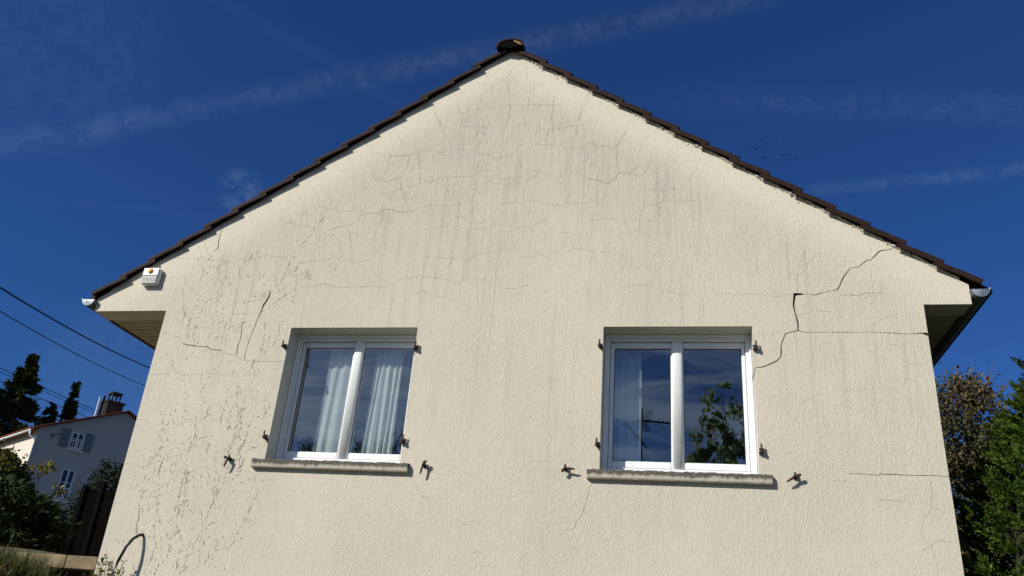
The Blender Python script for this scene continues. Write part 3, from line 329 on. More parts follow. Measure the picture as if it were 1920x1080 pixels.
def jitter_line(pts, step, amp):
    out = []
    for a, b in zip(pts[:-1], pts[1:]):
        L = math.hypot(b[0]-a[0], b[1]-a[1]); n = max(1, int(L/step))
        for k in range(n):
            f = k/n; p = [a[i]+(b[i]-a[i])*f for i in range(len(a))]
            if k: p[0] += random.uniform(-amp, amp); p[1] += random.uniform(-amp, amp)
            if len(p) > 2: p[2] *= random.uniform(.75, 1.35)
            out.append(p)
    out.append(list(pts[-1])); return out

# --- gable wall: one sheet cut by the two window openings and by the wide cracks, each with its depth
verts = []; faces = []
def addpoly(pts):
    b = len(verts); verts.extend(Vector((p[0], p[1])) for p in pts); faces.append(list(range(b, b+len(pts))))
def zr(x): return ZA-SL*abs(x)
outline = [(XL, 0), (XR, 0)]
for z in np.arange(.5, 4.5, .5): outline.append((XR+random.uniform(-.004, .004), float(z)))
outline += [(XR, ZE), (ER, ZE), (ER, zr(ER)), (0, ZA), (EL, zr(EL)), (EL, ZE), (XL, ZE)]
for z in np.arange(4.0, .4, -.5): outline.append((XL+random.uniform(-.004, .004), float(z)))
addpoly(outline)
for w in WX: addpoly([(w, ZS-.01), (w+WW, ZS-.01), (w+WW, ZT), (w, ZT)])
nwin = 2
for line in MAIN:
    pl = jitter_line(line, .045, .0035)
    for a, b in zip(pl[:-1], pl[1:]):
        d = Vector((b[0]-a[0], b[1]-a[1])); 
        if d.length < 1e-4: continue
        n = Vector((-d.y, d.x)).normalized(); e = d.normalized()*.0012
        A = Vector(a[:2])-e; B = Vector(b[:2])+e
        q = [A-n*a[2]*.65, B-n*b[2]*.65, B+n*b[2]*.65, A+n*a[2]*.65]
        q = [(min(p.x, XR-.001) if p.y < ZE else p.x, p.y) for p in q]
        addpoly(q)
ov, oe, of, _, _, fo = delaunay_2d_cdt(verts, [], faces, 1, 1e-5)
V = [(v.x, 0.0, v.y) for v in ov]; F = []; mats = []
keep = []; crk = []
for f, src in zip(of, fo):
    s = set(src)
    if 0 not in s: continue
    if s & {1, 2}: continue
    (crk if any(k > nwin for k in s) else keep).append(tuple(f))
def area2(f): a, b, c = [ov[i] for i in f[:3]]; return (b.x-a.x)*(c.y-a.y)-(b.y-a.y)*(c.x-a.x)
keep = [f if area2(f) > 0 else f[::-1] for f in keep]; crk = [f if area2(f) > 0 else f[::-1] for f in crk]
F += keep; mats += [0]*len(keep)
edges = {}
for f in keep:
    for i in range(len(f)): edges[(f[i], f[(i+1) % len(f)])] = 1
bound = [e for e in edges if (e[1], e[0]) not in edges]
crkverts = set(i for f in crk for i in f)
back = {}
def bk(i, dep):
    k = (i, dep)
    if k not in back: back[k] = len(V); V.append((ov[i].x, dep, ov[i].y))
    return back[k]
def inwin(v): return any(w-1e-3 <= v.x <= w+WW+1e-3 and ZS-.011 <= v.y <= ZT+1e-3 for w in WX)
crkedges = set()
for f in crk:
    for i in range(len(f)): crkedges.add((f[i], f[(i+1) % len(f)]))
for a, b in bound:
    if (b, a) in crkedges: dep, mi = .03, 2
    elif inwin(ov[a]) and inwin(ov[b]): dep, mi = .30, 1
    else: dep, mi = .25, 0
    F.append((b, a, bk(a, dep), bk(b, dep))); mats.append(mi)
for f in crk: F.append(tuple(bk(i, .03) for i in f)); mats.append(2)
me = meshof('gable_wall', V, F)
for k in ('wall', 'reveal', 'crack'): me.materials.append(M[k])
me.polygons.foreach_set('material_index', mats)
link('gable_wall', me, house)

# --- hairline cracks and the marks left by a stripped ivy: thin dirt lines on the render
def ribbons(name, lines, m, y=-.0012, parent=house):
    V = []; F = []
    for pts in lines:
        b = len(V); n = len(pts)
        for i, p in enumerate(pts):
            a = pts[max(i-1, 0)]; c = pts[min(i+1, n-1)]
            d = Vector((c[0]-a[0], c[1]-a[1])); d = d.normalized() if d.length > 1e-9 else Vector((1, 0))
            nx_, nz_ = -d.y*p[2]/2, d.x*p[2]/2
            V.append((p[0]-nx_, y, p[1]-nz_)); V.append((p[0]+nx_, y, p[1]+nz_))
        for i in range(n-1): F.append((b+2*i, b+2*i+2, b+2*i+3, b+2*i+1))
    o = link(name, meshof(name, V, F), parent, m); o['kind'] = 'stuff'; return o
hl = []
for w, pts in HAIR:
    wd = .0023*w
    hl.append([[p[0], p[1], wd*random.uniform(.55, 1.35)] for p in jitter_line([q[:2] for q in pts], .035, .007)])
# side shoots of the craze pattern
for w, pts in HAIR:
    for p in pts:
        if random.random() < .10 and p[1] > 4.2:
            a = random.choice((0, math.pi/2, math.pi))+random.uniform(-.4, .4); L = random.uniform(.08, .3); q = list(p[:2]); ln = [q+[.0016]]
            for k in range(int(L/.03)):
                a += random.uniform(-.35, .35); q = [q[0]+.03*math.cos(a), q[1]+.03*math.sin(a)]; ln.append(q+[.0014])
            if len(ln) > 1 and q[1] < zr(q[0])-.1: hl.append(ln)
ribbons('hairline_cracks', hl, M['hair'])
iv = []
def dash(x, z, a, L, w):
    if z > zr(x)-.12 or z < .3 or x < XL+.03: return
    if any(w0-.06 < x < w0+WW+.1 and ZS-.12 < z < ZT+.03 for w0 in WX): return
    n = 3; c = random.uniform(-.5, .5); pts = []
    for k in range(n+1):
        f = k/n; aa = a+c*(f-.5); pts.append([x+L*(f-.5)*math.cos(aa), z+L*(f-.5)*math.sin(aa), w*math.sin(math.pi*(.12+.76*f))])
    iv.append(pts)
for pts in IVY:
    pl = jitter_line([q[:2] for q in pts], .02, .004); bend = random.uniform(.2, .5)
    for i in range(len(pl)-1):
        a = math.atan2(pl[i+1][1]-pl[i][1], pl[i+1][0]-pl[i][0])
        if math.sin(a) < 0: a += math.pi
        if random.random() < .62: dash(pl[i][0]+random.gauss(0, .006), pl[i][1], a+random.gauss(0, .2), random.uniform(.012, .032), random.uniform(.0022, .0044))
        if random.random() < .36:
            s = random.choice((-1, 1)); dd = abs(random.gauss(0, .055))
            dash(pl[i][0]+s*dd, pl[i][1]+dd*.8, a-s*random.uniform(.3, .9), random.uniform(.012, .05), random.uniform(.0016, .0038))
for _ in range(520):
    x = random.triangular(-3.35, -1.9, -2.9); z = random.uniform(1.9, 5.1)
    dash(x, z, math.pi/2+random.gauss(0, .55), random.uniform(.01, .035), random.uniform(.0016, .0034))
for _ in range(30):      # feather shaped holdfast fans
    x = random.uniform(-3.2, -1.5); z = random.uniform(2.2, 5.3)
    if x > -2.1 and z < 4.6: continue
    for k in range(random.randint(4, 8)):
        s = random.choice((-1, 1)); h = k*.018
        dash(x+s*(.02+.1*h), z+h, math.pi/2-s*random.uniform(.5, 1.0), random.uniform(.02, .05), .003)
ribbons('ivy_traces', iv, M['ivy'], -.0016)

# --- shell behind the gable
for nm, b in (('side_wall', (XL, XL+.2, .252, 9.5, 0, 4.66)), ('side_wall', (XR-.2, XR, .252, 9.5, 0, 4.66)), ('back_wall', (XL, XR, 9.502, 9.7, 0, 4.66)), ('ceiling', (XL+.21, XR-.21, .27, 9.49, 4.62, 4.70)), ('floor', (XL+.21, XR-.21, .27, 9.49, 2.15, 2.25)), ('partition_wall', (-.06, .06, .26, 9.4, 2.26, 4.61)), ('partition_wall', (XL+.21, XR-.21, 3.9, 4.0, 2.26, 4.61))):
    box(nm, b, M['room'] if 'part' in nm or nm in ('ceiling', 'floor') else M['shell'], house, 0)
# --- roof slopes (covering above the boards)
th = math.atan(SL); cs, sn = math.cos(th), math.sin(th)
for s in (-1, 1):
    a = (s*.0, ZA+.035); b = (s*4.36, ZA+.035-SL*4.36)
    V = [(a[0], -.01, a[1]), (b[0], -.01, b[1]), (b[0], 9.9, b[1]), (a[0], 9.9, a[1])]
    V += [(x, y, z+.03) for x, y, z in V]
    F = [(0, 1, 2, 3), (7, 6, 5, 4), (0, 4, 5, 1), (1, 5, 6, 2), (2, 6, 7, 3), (3, 7, 4, 0)]
    link('roof', meshof('roof', V, F), house, M['tile'])

# --- verge tiles, one object each, sharing a mesh per side
def tile_mesh(side, seedv):
    rr = random.Random(seedv)
    # section across the tile: (y, height); outer edge is a roll with a lip
    sec = [(.10, .012), (.02, .013), (-.004, .016), (-.016, .026), (-.030, .034), (-.046, .032), (-.056, .020), (-.060, .002), (-.058, -.018), (-.050, -.026)]
    inn = [(-.044, -.020), (-.048, .000), (-.045, .012), (-.034, .020), (-.020, .014), (-.008, .002), (.02, -.002), (.10, -.004)]
    prof = sec+inn; V = []; F = []; us = (0, .03, .20, .385, .402)
    for iu, u in enumerate(us):
        lift = .042*(u/.4); sc = .93 if iu == 4 else 1
        bulge = .004*math.sin(math.pi*u/.4)
        for y, h in prof:
            hh = lift+h*sc+bulge; V.append((side*(u*cs+hh*sn), y, -u*sn+hh*cs))
    n = len(prof)
    for i in range(len(us)-1):
        for k in range(n): F.append((i*n+k, i*n+(k+1) % n, (i+1)*n+(k+1) % n, (i+1)*n+k))
    F.append(tuple(range(n))); F.append(tuple((len(us)-1)*n+k for k in range(n))[::-1])
    me = meshof('verge_tile', V, F)
    bm = bmesh.new(); bm.from_mesh(me); bmesh.ops.recalc_face_normals(bm, faces=bm.faces); bm.to_mesh(me); bm.free()
    me.materials.append(M['tile']); return me
for side in (-1, 1):
    tm = tile_mesh(side, side)
    for i in range(15):
        xe = .402+.2772*i                         # lower end of the tile, horizontally from the ridge
        xt = xe-.402*cs-.025
        z0 = ZA+.006-SL*xt+.0
        o = link('verge_tile', tm, house, None, (side*xt, random.uniform(-.003, .003), z0+random.uniform(-.004, .004)))
        o.rotation_euler = (random.uniform(-.01, .01), random.uniform(-.006, .006), random.uniform(-.006, .006))
# dark recess under the tiles and broken bedding mortar
def mortar(side):
    V = []; F = []; n = 190; rr = random.Random(3+side)
    for i in range(n+1):
        x = .03+(4.12-.03)*i/n; zt_ = ZA+.012-SL*x
        ph = (x/.2772) % 1.0
        low = .022+.007*math.sin(ph*6.28)+rr.uniform(-.008, .008) if side > 0 else .022+rr.uniform(-.002, .002)
        if side > 0 and rr.random() < .10: low += .02
        yy = (-.012-rr.uniform(0, .010)) if side > 0 else -.003
        V += [(side*x, .05, zt_), (side*x, yy, zt_-.002), (side*x, yy*.8, zt_-low*.6), (side*x, -.0008, zt_-low)]
    for i in range(n):
        for k in range(3):
            a = i*4+k; F.append((a, a+1, a+5, a+4))
    me = meshof('verge_mortar', V, F); link('verge_mortar', me, house, M['mortar'])
mortar(1); mortar(-1)
chips = []
for k in range(130):
    x = random.uniform(.2, 4.05); 
    if random.random() > (.9 if (.3 < x < .75 or 1.5 < x < 2.0 or 2.4 < x < 3.2) else .25): continue
    z = zr(x)-random.uniform(.0, .055); s = random.uniform(.004, .014)
    c = Vector((x, -random.uniform(.0, .012), z)); a = random.uniform(0, 3)
    chips.append([[x-s*math.cos(a), z-s*math.sin(a)*.6, .002], [x, z, s*.9], [x+s*math.cos(a), z+s*math.sin(a)*.6, .002]])
ribbons('mortar_gaps', chips, M['crack'], -.026)
# --- ridge tiles
def ridge_mesh():
    V = []; F = []; n = 16; ys_ = (0, .03, .40)
    for ro, prof in ((.146, 0), (.132, 1)):
        for y in ys_:
            rad = ro+(.010 if y < .035 and prof == 0 else 0)
            for k in range(n+1):
                a = R(-14)+(math.pi+R(28))*k/n; V.append((rad*math.cos(a), y, rad*.58*math.sin(a)))
    m_ = n+1
    for i in range(2):
        for k in range(n):
            a = i*m_+k; F.append((a, a+1, a+m_+1, a+m_)); b = 3*m_+a; F.append((b, b+m_, b+m_+1, b+1))
    for k in range(n): F.append((k, 3*m_+k, 3*m_+k+1, k+1))
    for k in range(n): a = 2*m_+k; F.append((a, a+1, 3*m_+a+1, 3*m_+a))
    me = meshof('ridge_tile', V, F, False); me.materials.append(M['tile']); return me
rm = ridge_mesh()
for i in range(24):
    link('ridge_tile', rm, house, None, (random.uniform(-.004, .004) if i else 0, -.115+.37*i, ZA-.002+.006*(i % 2)))
# open ridge end: inner shade as a black sheet, with a lump of clay
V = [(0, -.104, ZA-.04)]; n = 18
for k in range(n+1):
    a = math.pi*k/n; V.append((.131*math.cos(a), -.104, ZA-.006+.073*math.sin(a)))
link('ridge_end_shade', meshof('ridge_end_shade', V, [(0, k+1, k+2) for k in range(n)]), house, mat('ridge_shade_black', (.004, .0035, .003), .95, spec=.05))
V = []; F = []
for k in range(9):
    a = R(8+k*8); V += [(.128*math.cos(a), -.108, ZA-.014+.080*math.sin(a)), (.128*math.cos(a)-.03*math.sin(k/8*math.pi)-.004, -.110, ZA-.020+.070*math.sin(a))]
for k in range(8): F.append((2*k, 2*k+1, 2*k+3, 2*k+2))
link('ridge_bedding', meshof('ridge_bedding', V, F), house, mat('clay_bedding', (.34, .18, .10), .9, var=.5, vscale=40))

# --- eaves: fascia boards, soffit planks, gutters
for s, xe, xw in ((-1, EL, XL), (1, ER, XR)):
    x0, x1 = sorted((xe, xe-s*.02))
    box('fascia', (x0, x1, .252, 9.6, ZE-.012, ZE+.17), M['fascia'], house, .002)
    pm = None
    a, b = sorted((xe-s*.022, xw+s*.001))
    for k in range(36):
        y0 = .254+k*.098
        if pm is None: pm = bevelled('soffit_plank', [(a, b, 0, .083, 0, .014)], .004, 1); pm.materials.append(M['wood'])
        link('soffit_plank', pm, house, None, (0, y0, ZE+.006+random.uniform(-.0015, .0015)))
    box('soffit_backing', (a, b, .254, 9.6, ZE+.024, ZE+.034), M['fascia'], house, 0)
    # gutter
    gx = xe+s*.068; gz = 4.775; rad = .074; V = []; F = []; n = 12; L = [-.055, 1, 3, 6, 9.7]
    for ro in (rad, rad-.004):
        for y in L:
            for k in range(n+1):
                an = math.pi+math.pi*k/n; V.append((gx+ro*math.cos(an), y, gz+ro*math.sin(an)))
    m_ = n+1; h = len(L)*m_
    for i in range(len(L)-1):
        for k in range(n):
            q = i*m_+k; F += [(q, q+1, q+m_+1, q+m_), (h+q, h+q+m_, h+q+m_+1, h+q+1)]
    gob = link('gutter', meshof('gutter', V, F, True), house, M['zinc_shaded'])
    V = [(gx, -.0555-.012, gz-.02)]
    for k in range(n+1):
        an = math.pi+math.pi*k/n; V.append((gx+(rad-.003)*math.cos(an), -.056, gz+(rad-.003)*math.sin(an)))
    V += [(gx, -.0575, gz)]
    F = [(0, k+1, k+2) for k in range(n)]+[(0, n+1, n+2), (0, n+2, 1)]
    link('end_cap', meshof('end_cap', V, F, False), gob, M['zinc'])
    tube('bead', [([(gx-s*-rad, -.058, gz+.004), (gx-s*-rad, 9.7, gz+.004)], .009)], M['zinc'], gob, 8)

# --- windows
M['gl_dark'] = M['gasket']
def window(w, seedv):
    root = link('window', bevelled('window', [(w+.001, w+.047, .2, .27, ZS+.002, ZT-.001), (w+WW-.051, w+WW-.001, .2, .27, ZS+.002, ZT-.001),
        (w+.047, w+WW-.051, .202, .27, ZT-.062, ZT-.001), (w+.047, w+WW-.051, .2, .275, ZS+.002, ZS+.066)], .004, 2), house, M['pvc'])
    # lining lip along the opening
    link('frame_trim', bevelled('frame_trim', [(w+.002, w+.020, .180, .1995, ZS+.003, ZT-.002), (w+WW-.020, w+WW-.002, .180, .1995, ZS+.003, ZT-.002), (w+.0205, w+WW-.0205, .182, .1995, ZT-.022, ZT-.002)], .003, 1), root, M['pvc'])
    z0, z1 = ZS+.072, ZT-.068
    for (a, b, ga, gb) in ((w+.050, w+.612, w+.087, w+.594), (w+.690, w+WW-.053, w+.706, w+WW-.086)):
        gz0, gz1 = 3.298, 4.343
        s = link('sash', bevelled('sash', [(a, ga, .224, .285, z0, z1), (gb, b, .224, .285, z0, z1), (ga, gb, .2245, .285, z0, gz0), (ga, gb, .2245, .285, gz1, z1)], .006, 2), root, M['pvc'])
        s.parent = root
        # dark seal round the pane, glass set back
        link('seal', bevelled('seal', [(ga, ga+.006, .238, .246, gz0, gz1), (gb-.006, gb, .238, .246, gz0, gz1), (ga+.006, gb-.006, .238, .246, gz0, gz0+.006), (ga+.006, gb-.006, .238, .246, gz1-.006, gz1)], 0), root, M['gasket'])
        V = [(ga, .243, gz0), (gb, .243, gz0), (gb, .243, gz1), (ga, .243, gz1)]
        link('pane', meshof('pane', V, [(0, 1, 2, 3)]), root, M['glass'])
    # rounded cover strip between the sashes
    V = []; F = []; n = 10
    for z in (z0-.004, z1+.004):
        for k in range(n+1):
            a = math.pi*k/n; V.append((w+.651+.046*math.cos(a), .224-.020*math.sin(a)**.7, z))
    for k in range(n): F.append((k, k+1, n+2+k, n+1+k))
    F.append(tuple(range(n+1))[::-1])
    link('mullion', meshof('mullion', V, F, True), root, M['pvc'])
    link('mullion_core', bevelled('mullion_core', [(w+.6125, w+.6895, .225, .285, z0, z1)], 0), root, M['pvc'])
    # dark rebate line behind the sashes
    link('rebate', bevelled('rebate', [(w+.0475, w+WW-.0515, .255, .275, z1, ZT-.0625), (w+.0475, w+WW-.0515, .255, .275, ZS+.0665, z0), (w+.047, w+.0498, .25, .275, z0, z1), (w+WW-.0528, w+WW-.0512, .25, .275, z0, z1)], 0), root, M['gasket'])
    # small white vent knob under the lintel
    tube('drip_plug', [([(w+.62, .03, ZT-.002), (w+.62, .03, ZT-.016)], [.012, .010])], M['pvc'], root, 10)
    return root
for i, w in enumerate(WX):
    window(w, i)
# --- sills: rough concrete with a chamfered, crumbling nose
def sill(w, seedv):
    rr = random.Random(seedv); V = []; F = []; n = 60; x0, x1 = w-.10, w+WW+.09
    for i in range(n+1):
        x = x0+(x1-x0)*i/n; j = lambda a: rr.uniform(-a, a)
        V += [(x, .199, ZS+.0), (x, .0, ZS+.001+j(.002)), (x, -.040+j(.003), ZS-.006+j(.005)), (x, -.048+j(.0025), ZS-.016+j(.003)), (x, -.049+j(.001), ZS-.072+j(.0015)), (x, -.043, ZS-.082+j(.001)), (x, .01, ZS-.090)]
    m_ = 7
    for i in range(n):
        for k in range(m_-1): a = i*m_+k; F.append((a, a+m_, a+m_+1, a+1))
    F.append(tuple(range(m_))); F.append(tuple(n*m_+k for k in range(m_))[::-1])
    o = link('window_sill', meshof('window_sill', V, F), house, M['sill']); return o
for i, w in enumerate(WX): sill(w, i+5)

# --- shutter hinge pins on the jambs
def pin_mesh(s):
    bm = bmesh.new()
    def bx_(x0, x1, y0, y1, z0, z1):
        g_ = bmesh.ops.create_cube(bm, size=1)
        for v in g_['verts']: v.co = ((x0+x1)/2+v.co.x*(x1-x0), (y0+y1)/2+v.co.y*(y1-y0), (z0+z1)/2+v.co.z*(z1-z0))
    bx_(-.012, .012, -.045, .004, -.022, .002); bx_(-.016*s-.008, -.016*s+.010, -.03, -.004, -.034, -.012); bx_(-.02, .016, -.012, .0, .006, .020)
    g_ = bmesh.ops.create_cone(bm, cap_ends=True, segments=10, radius1=.0085, radius2=.0075, depth=.07)
    for v in g_['verts']: v.co += Vector((0, -.042, .012))
    g_ = bmesh.ops.create_cone(bm, cap_ends=True, segments=10, radius1=.014, radius2=.014, depth=.022)
    for v in g_['verts']: v.co += Vector((0, -.042, -.014))
    bmesh.ops.bevel(bm, geom=list(bm.edges), offset=.0015, segments=1, affect='EDGES', clamp_overlap=True)
    me = bpy.data.meshes.new('shutter_hinge'); bm.to_mesh(me); bm.free(); me.materials.append(M['iron']); return me
pm = {-1: pin_mesh(-1), 1: pin_mesh(1)}
for x, z, s in ((-1.992, 4.272, -1), (-2.0, 3.372, -1), (-.648, 4.262, 1), (-.655, 3.368, 1), (1.072, 4.28, -1), (1.078, 3.38, -1), (2.412, 4.268, 1), (2.42, 3.362, 1)):
    o = link('shutter_hinge', pm[s], house, None, (x, 0, z)); o.rotation_euler = (0, random.uniform(-.12, .12), random.uniform(-.2, .2))
# --- swivelling shutter catches
def catch(x, z, ang, ang2):
    pts = []
    c = Vector((0, -.048, 0))
    def arm(a, L, r0, r1):
        d = Vector((math.sin(a), 0, math.cos(a))); return ([c, c+d*L*.55+Vector((0, -.006, 0)), c+d*L+Vector((0, -.002, 0))], [r0, (r0+r1)*.62, r1])
    paths = [([(0, .003, 0), (0, -.062, 0)], .0085), arm(ang, .085, .010, .006), arm(ang2, .042, .010, .011), ([c+Vector((0, .012, .0)), c+Vector((0, .012, .034))], [.010, .009]), ([(0, -.001, 0), (0, -.014, 0)], .019)]
    o = tube('shutter_catch', paths, M['iron'], house, 7); o.location = (x, 0, z); return o
catch(-2.305, 3.150, R(196), R(-70)); catch(-.435, 3.150, R(190), R(35)); catch(.812, 3.160, R(96), R(215)); catch(2.665, 3.150, R(236), R(70))

# ------------------------------------------------------------------ curtains hanging inside the windows
def curtain(x0, x1, y, folds, amp, label, seedv, flare=0.0):
    rr = random.Random(seedv); nxs = folds*10; nz = 14; V = []; F = []
    ph = [rr.uniform(-.5, .5) for _ in range(folds+1)]
    for j in range(nz+1):
        f = j/nz; z = 4.52-(4.52-2.55)*f
        for i in range(nxs+1):
            u = i/nxs; k = u*folds; q = ph[int(min(k, folds-.001))]
            x = x0+(x1-x0)*u - flare*f*(1-u) + .008*math.sin(f*5+k*2)
            V.append((x, y+amp*(.55+.45*f)*math.sin(2*math.pi*k+q*f*2)+.008*math.sin(k*1.7+f*3), z))
    for j in range(nz):
        for i in range(nxs): a = j*(nxs+1)+i; F.append((a, a+1, a+nxs+2, a+nxs+1))
    o = link('curtain', meshof('curtain', V, F, True), None, M['curtain']); tag(o, label, 'curtain', 'curtains inside the two windows'); return o
curtain(-1.66, -1.33, .335, 3, .018, 'white curtain gathered near the centre bar of the left window', 1, .03)
curtain(-1.17, -.88, .335, 5, .020, 'white pleated curtain at the right side of the left window', 2, .05)
c3 = curtain(1.17, 1.42, .36, 3, .014, 'dim net curtain with a bright edge in the left sash of the right window', 3, 0)
tube('curtain_rail', [([(-1.9, .335, 4.53), (-.7, .335, 4.53)], .01)], M['pvc'], house, 6)
tube('curtain_rail', [([(1.15, .36, 4.53), (2.35, .36, 4.53)], .01)], M['pvc'], house, 6)

# ------------------------------------------------------------------ alarm siren
si = tag(empty('alarm_siren', (-3.650, 0, 5.036)), 'white ribbed alarm siren box with round amber lamp under the left roof edge', 'alarm siren')
wpl = mat('siren_plastic', (.80, .80, .77), .4, spec=.4)
link('housing', bevelled('housing', [(-.095, .095, -.060, .0, -.095, .095)], .012, 3), si, wpl)
link('cover', bevelled('cover', [(-.088, .088, -.066, -.0595, .004, .088)], .003, 1), si, wpl)
lm = bevelled('slat', [(-.086, .086, -.069, -.0595, -.0034, .0034)], .0015, 1); lm.materials.append(wpl)
for k in range(6): link('slat', lm, si, None, (0, 0, -.013-.0145*k))
link('grille_back', bevelled('grille_back', [(-.084, .084, -.0615, -.0590, -.090, .003)], 0), si, mat('siren_grille_shadow', (.10, .10, .11), .6))
V = []; F = []; n = 20
for j in range(7):
    a = math.pi/2*j/6; rr_ = .027*math.cos(a); 
    for k in range(n): V.append((rr_*math.cos(2*math.pi*k/n), -.066-.020*math.sin(a), rr_*math.sin(2*math.pi*k/n)))
for j in range(6):
    for k in range(n): F.append((j*n+k, j*n+(k+1) % n, (j+1)*n+(k+1) % n, (j+1)*n+k))
amb = mat('amber_lens', (.85, .36, .03), .12, spec=.8)
lo = link('lamp', meshof('lamp', V, F, True), si, amb, (-.003, 0, .050))
tube('lamp_ring', [([(.029*math.cos(2*math.pi*k/20), -.068, .029*math.sin(2*math.pi*k/20)) for k in range(21)], .003)], mat('lamp_ring_grey', (.35, .33, .3), .4, metal=.5), si, 6).location = (-.003, 0, .050)

# ------------------------------------------------------------------ black cable coming out of the wall
cb = tube('cable', [([(-3.005, .01, 2.445), (-3.012, -.03, 2.440), (-3.035, -.08, 2.40), (-3.06, -.12, 2.32), (-3.085, -.14, 2.20), (-3.11, -.15, 2.06), (-3.12, -.15, 1.85)], .013)], mat('black_rubber', (.015, .015, .015), .5), None, 8)
tag(cb, 'bent black cable sticking out of the wall near its lower left corner', 'cable')

# ================================================================== LEFT SIDE
conc = mat('garden_wall_concrete', (.27, .205, .115), .9, var=.45, vscale=3, bump=.004, bscale=30)
lw = tag(empty('garden_wall', (-3.4, .1, 1.6)), 'low weathered concrete wall with thick coping joining the left house corner', 'wall')
def cope(x0, x1):
    o = box('coping', (x0+3.4, x1+3.4, -.10, .26, 2.232-1.6-.115, 2.232-1.6), conc, lw, .006); return o
cope(-3.72, -3.397); cope(-5.2, -3.725); cope(-7.4, -5.205); cope(-10, -7.405)
box('masonry', (-6.6, 0.0, .16, .24, 0, 2.115-1.6), mat('dark_masonry', (.10, .09, .07), .95, var=.4), lw, 0)

# fence of dark panels behind the wall
fm = mat('dark_fence_panel', (.0055, .005, .0045), .95, spec=.03, var=.35, vscale=6); fp = mat('dark_fence_post', (.003, .003, .003), .9, spec=.05)
fn = tag(empty('fence', (-6.97, 4.05, 2.1)), 'dark fence of plain panels and black posts behind the low wall', 'fence')
for k, (px, py, hz) in enumerate(((0, 0, 1.50), (.24, .07, 1.58), (1.75, .5, 1.55), (3.2, .9, 1.55))):
    box('post', (px-.035, px+.035, py-.04, py+.04, 0, hz), fp, fn, .004)
for (xa, ya, xb, yb, h1, h2) in ((0.04, .0, .20, .07, 1.46, 1.44), (.28, .07, 1.71, .5, 1.46, 1.38), (1.79, .5, 3.16, .9, 1.42, 1.4)):
    V = [(xa, ya-.01, 0), (xb, yb-.01, 0), (xb, yb-.01, h2), (xa, ya-.01, h1)]; V += [(x, y+.02, z) for x, y, z in V]
    link('panel', meshof('panel', V, [(0, 1, 2, 3), (7, 6, 5, 4), (0, 4, 5, 1), (1, 5, 6, 2), (2, 6, 7, 3), (3, 7, 4, 0)]), fn, fm)

# ------------------------------------------------------------------ neighbour's house (local x along the gable, y away, z up)
K = 1.25; O2 = (1.776+(-33.09-1.776)*K, -6.887+(31.70+6.887)*K)
def nz(z): return 1.6+(z-1.6)*K
nbm = mat('neighbour_shaded_render', (.40, .39, .37), .9, var=.08, vscale=.8); nbl = nbm  # gable's shade is in the colour: darker and greyer than the side wall
red = mat('red_clay_tile', (.30, .10, .055), .85, var=.4, vscale=3, rnd=.15)
nwht = mat('neighbour_white_paint', (.72, .72, .70), .5); nsh = mat('grey_blue_shutter', (.13, .15, .19), .7)
ndk = mat('neighbour_glass', (.01, .012, .016), .08, spec=.6)
nb = tag(empty('neighbour_house', (O2[0], O2[1], 0), R(59)), 'distant grey house with red tiled roof, grey shutters and chimney seen past the left corner', 'house')
GW = 8.8*K; RT = 4.42*K; ZEv, ZRd = nz(11.72), nz(13.75); NL = 15
V = [(0, 0, 5), (GW, 0, 5), (GW, 0, ZEv), (RT, 0, ZRd), (0, 0, ZEv), (0, NL, 5), (GW, NL, 5), (GW, NL, ZEv), (RT, NL, ZRd), (0, NL, ZEv)]
wl = meshof('wall', V, [(0, 1, 2, 3, 4), (5, 9, 8, 7, 6), (0, 4, 9, 5), (1, 6, 7, 2)]); wl.materials.append(nbm); wl.materials.append(mat('neighbour_sunlit_render', (.62, .55, .46), .9))  # sunlit side wall: sunlight put into a lighter, warmer colour
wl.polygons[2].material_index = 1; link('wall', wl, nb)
# roof slopes with rows of clay tiles: edge tiles one by one, rest as slabs
slope = (ZRd-ZEv)/RT; hl_ = math.hypot(1, slope)
for s in (0, 1):
    def rp(u, y, h): # u from ridge
        x = RT-u if s == 0 else RT+u
        return (x, y, ZRd-u*slope+h)
    um = RT+.45
    V = [rp(-.0, -.28, .02), rp(um, -.28, .02), rp(um, NL+.3, .02), rp(0, NL+.3, .02), rp(0, -.28, .10), rp(um, -.28, .10), rp(um, NL+.3, .10), rp(0, NL+.3, .10)]
    link('roof', meshof('roof', V, [(0, 1, 2, 3), (7, 6, 5, 4), (0, 4, 5, 1), (1, 5, 6, 2), (2, 6, 7, 3), (3, 7, 4, 0)]), nb, red)
    tm_ = bevelled('roof_tile', [(-.21, .21, -.10, .20, -.03, .03)], .015, 1); tm_.materials.append(red)
    nt_ = int(um/.36)
    for k in range(nt_):
        u = .18+k*.36; o = link('roof_tile', tm_, nb, None, rp(u, -.28, .115)); o.rotation_euler = (random.uniform(-.06, .06), math.atan(slope)*(-1 if s == 0 else 1)+(.05 if s else -.05), 0)
# eaves tiles along the sunlit side, gutter, downpipe
rt_ = bevelled('roof_tile', [(-.2, .2, -.13, .13, -.03, .03)], .015, 1); rt_.materials.append(red)
for k in range(48):
    o = link('roof_tile', rt_, nb, None, (-.42, .0+k*.30, ZEv-.43*slope+.13)); o.rotation_euler = (random.uniform(-.05, .05), -math.atan(slope), 0)
box('fascia', (-.42, -.38, .0, NL, ZEv-.43*slope-.18, ZEv-.43*slope+.06), mat('neighbour_fascia', (.12, .10, .09), .8), nb, 0)
tube('gutter', [([(-.50, -.1, ZEv-.44*slope-.08), (-.50, NL, ZEv-.44*slope-.08)], .075)], nwht, nb, 8)
tube('downpipe', [([(-.50, -.05, ZEv-.35), (-.46, -.06, ZEv-.62), (-.08, -.09, ZEv-.80), (-.05, -.10, ZEv-.95), (-.05, -.10, 5.6)], .06)], nwht, nb, 8)
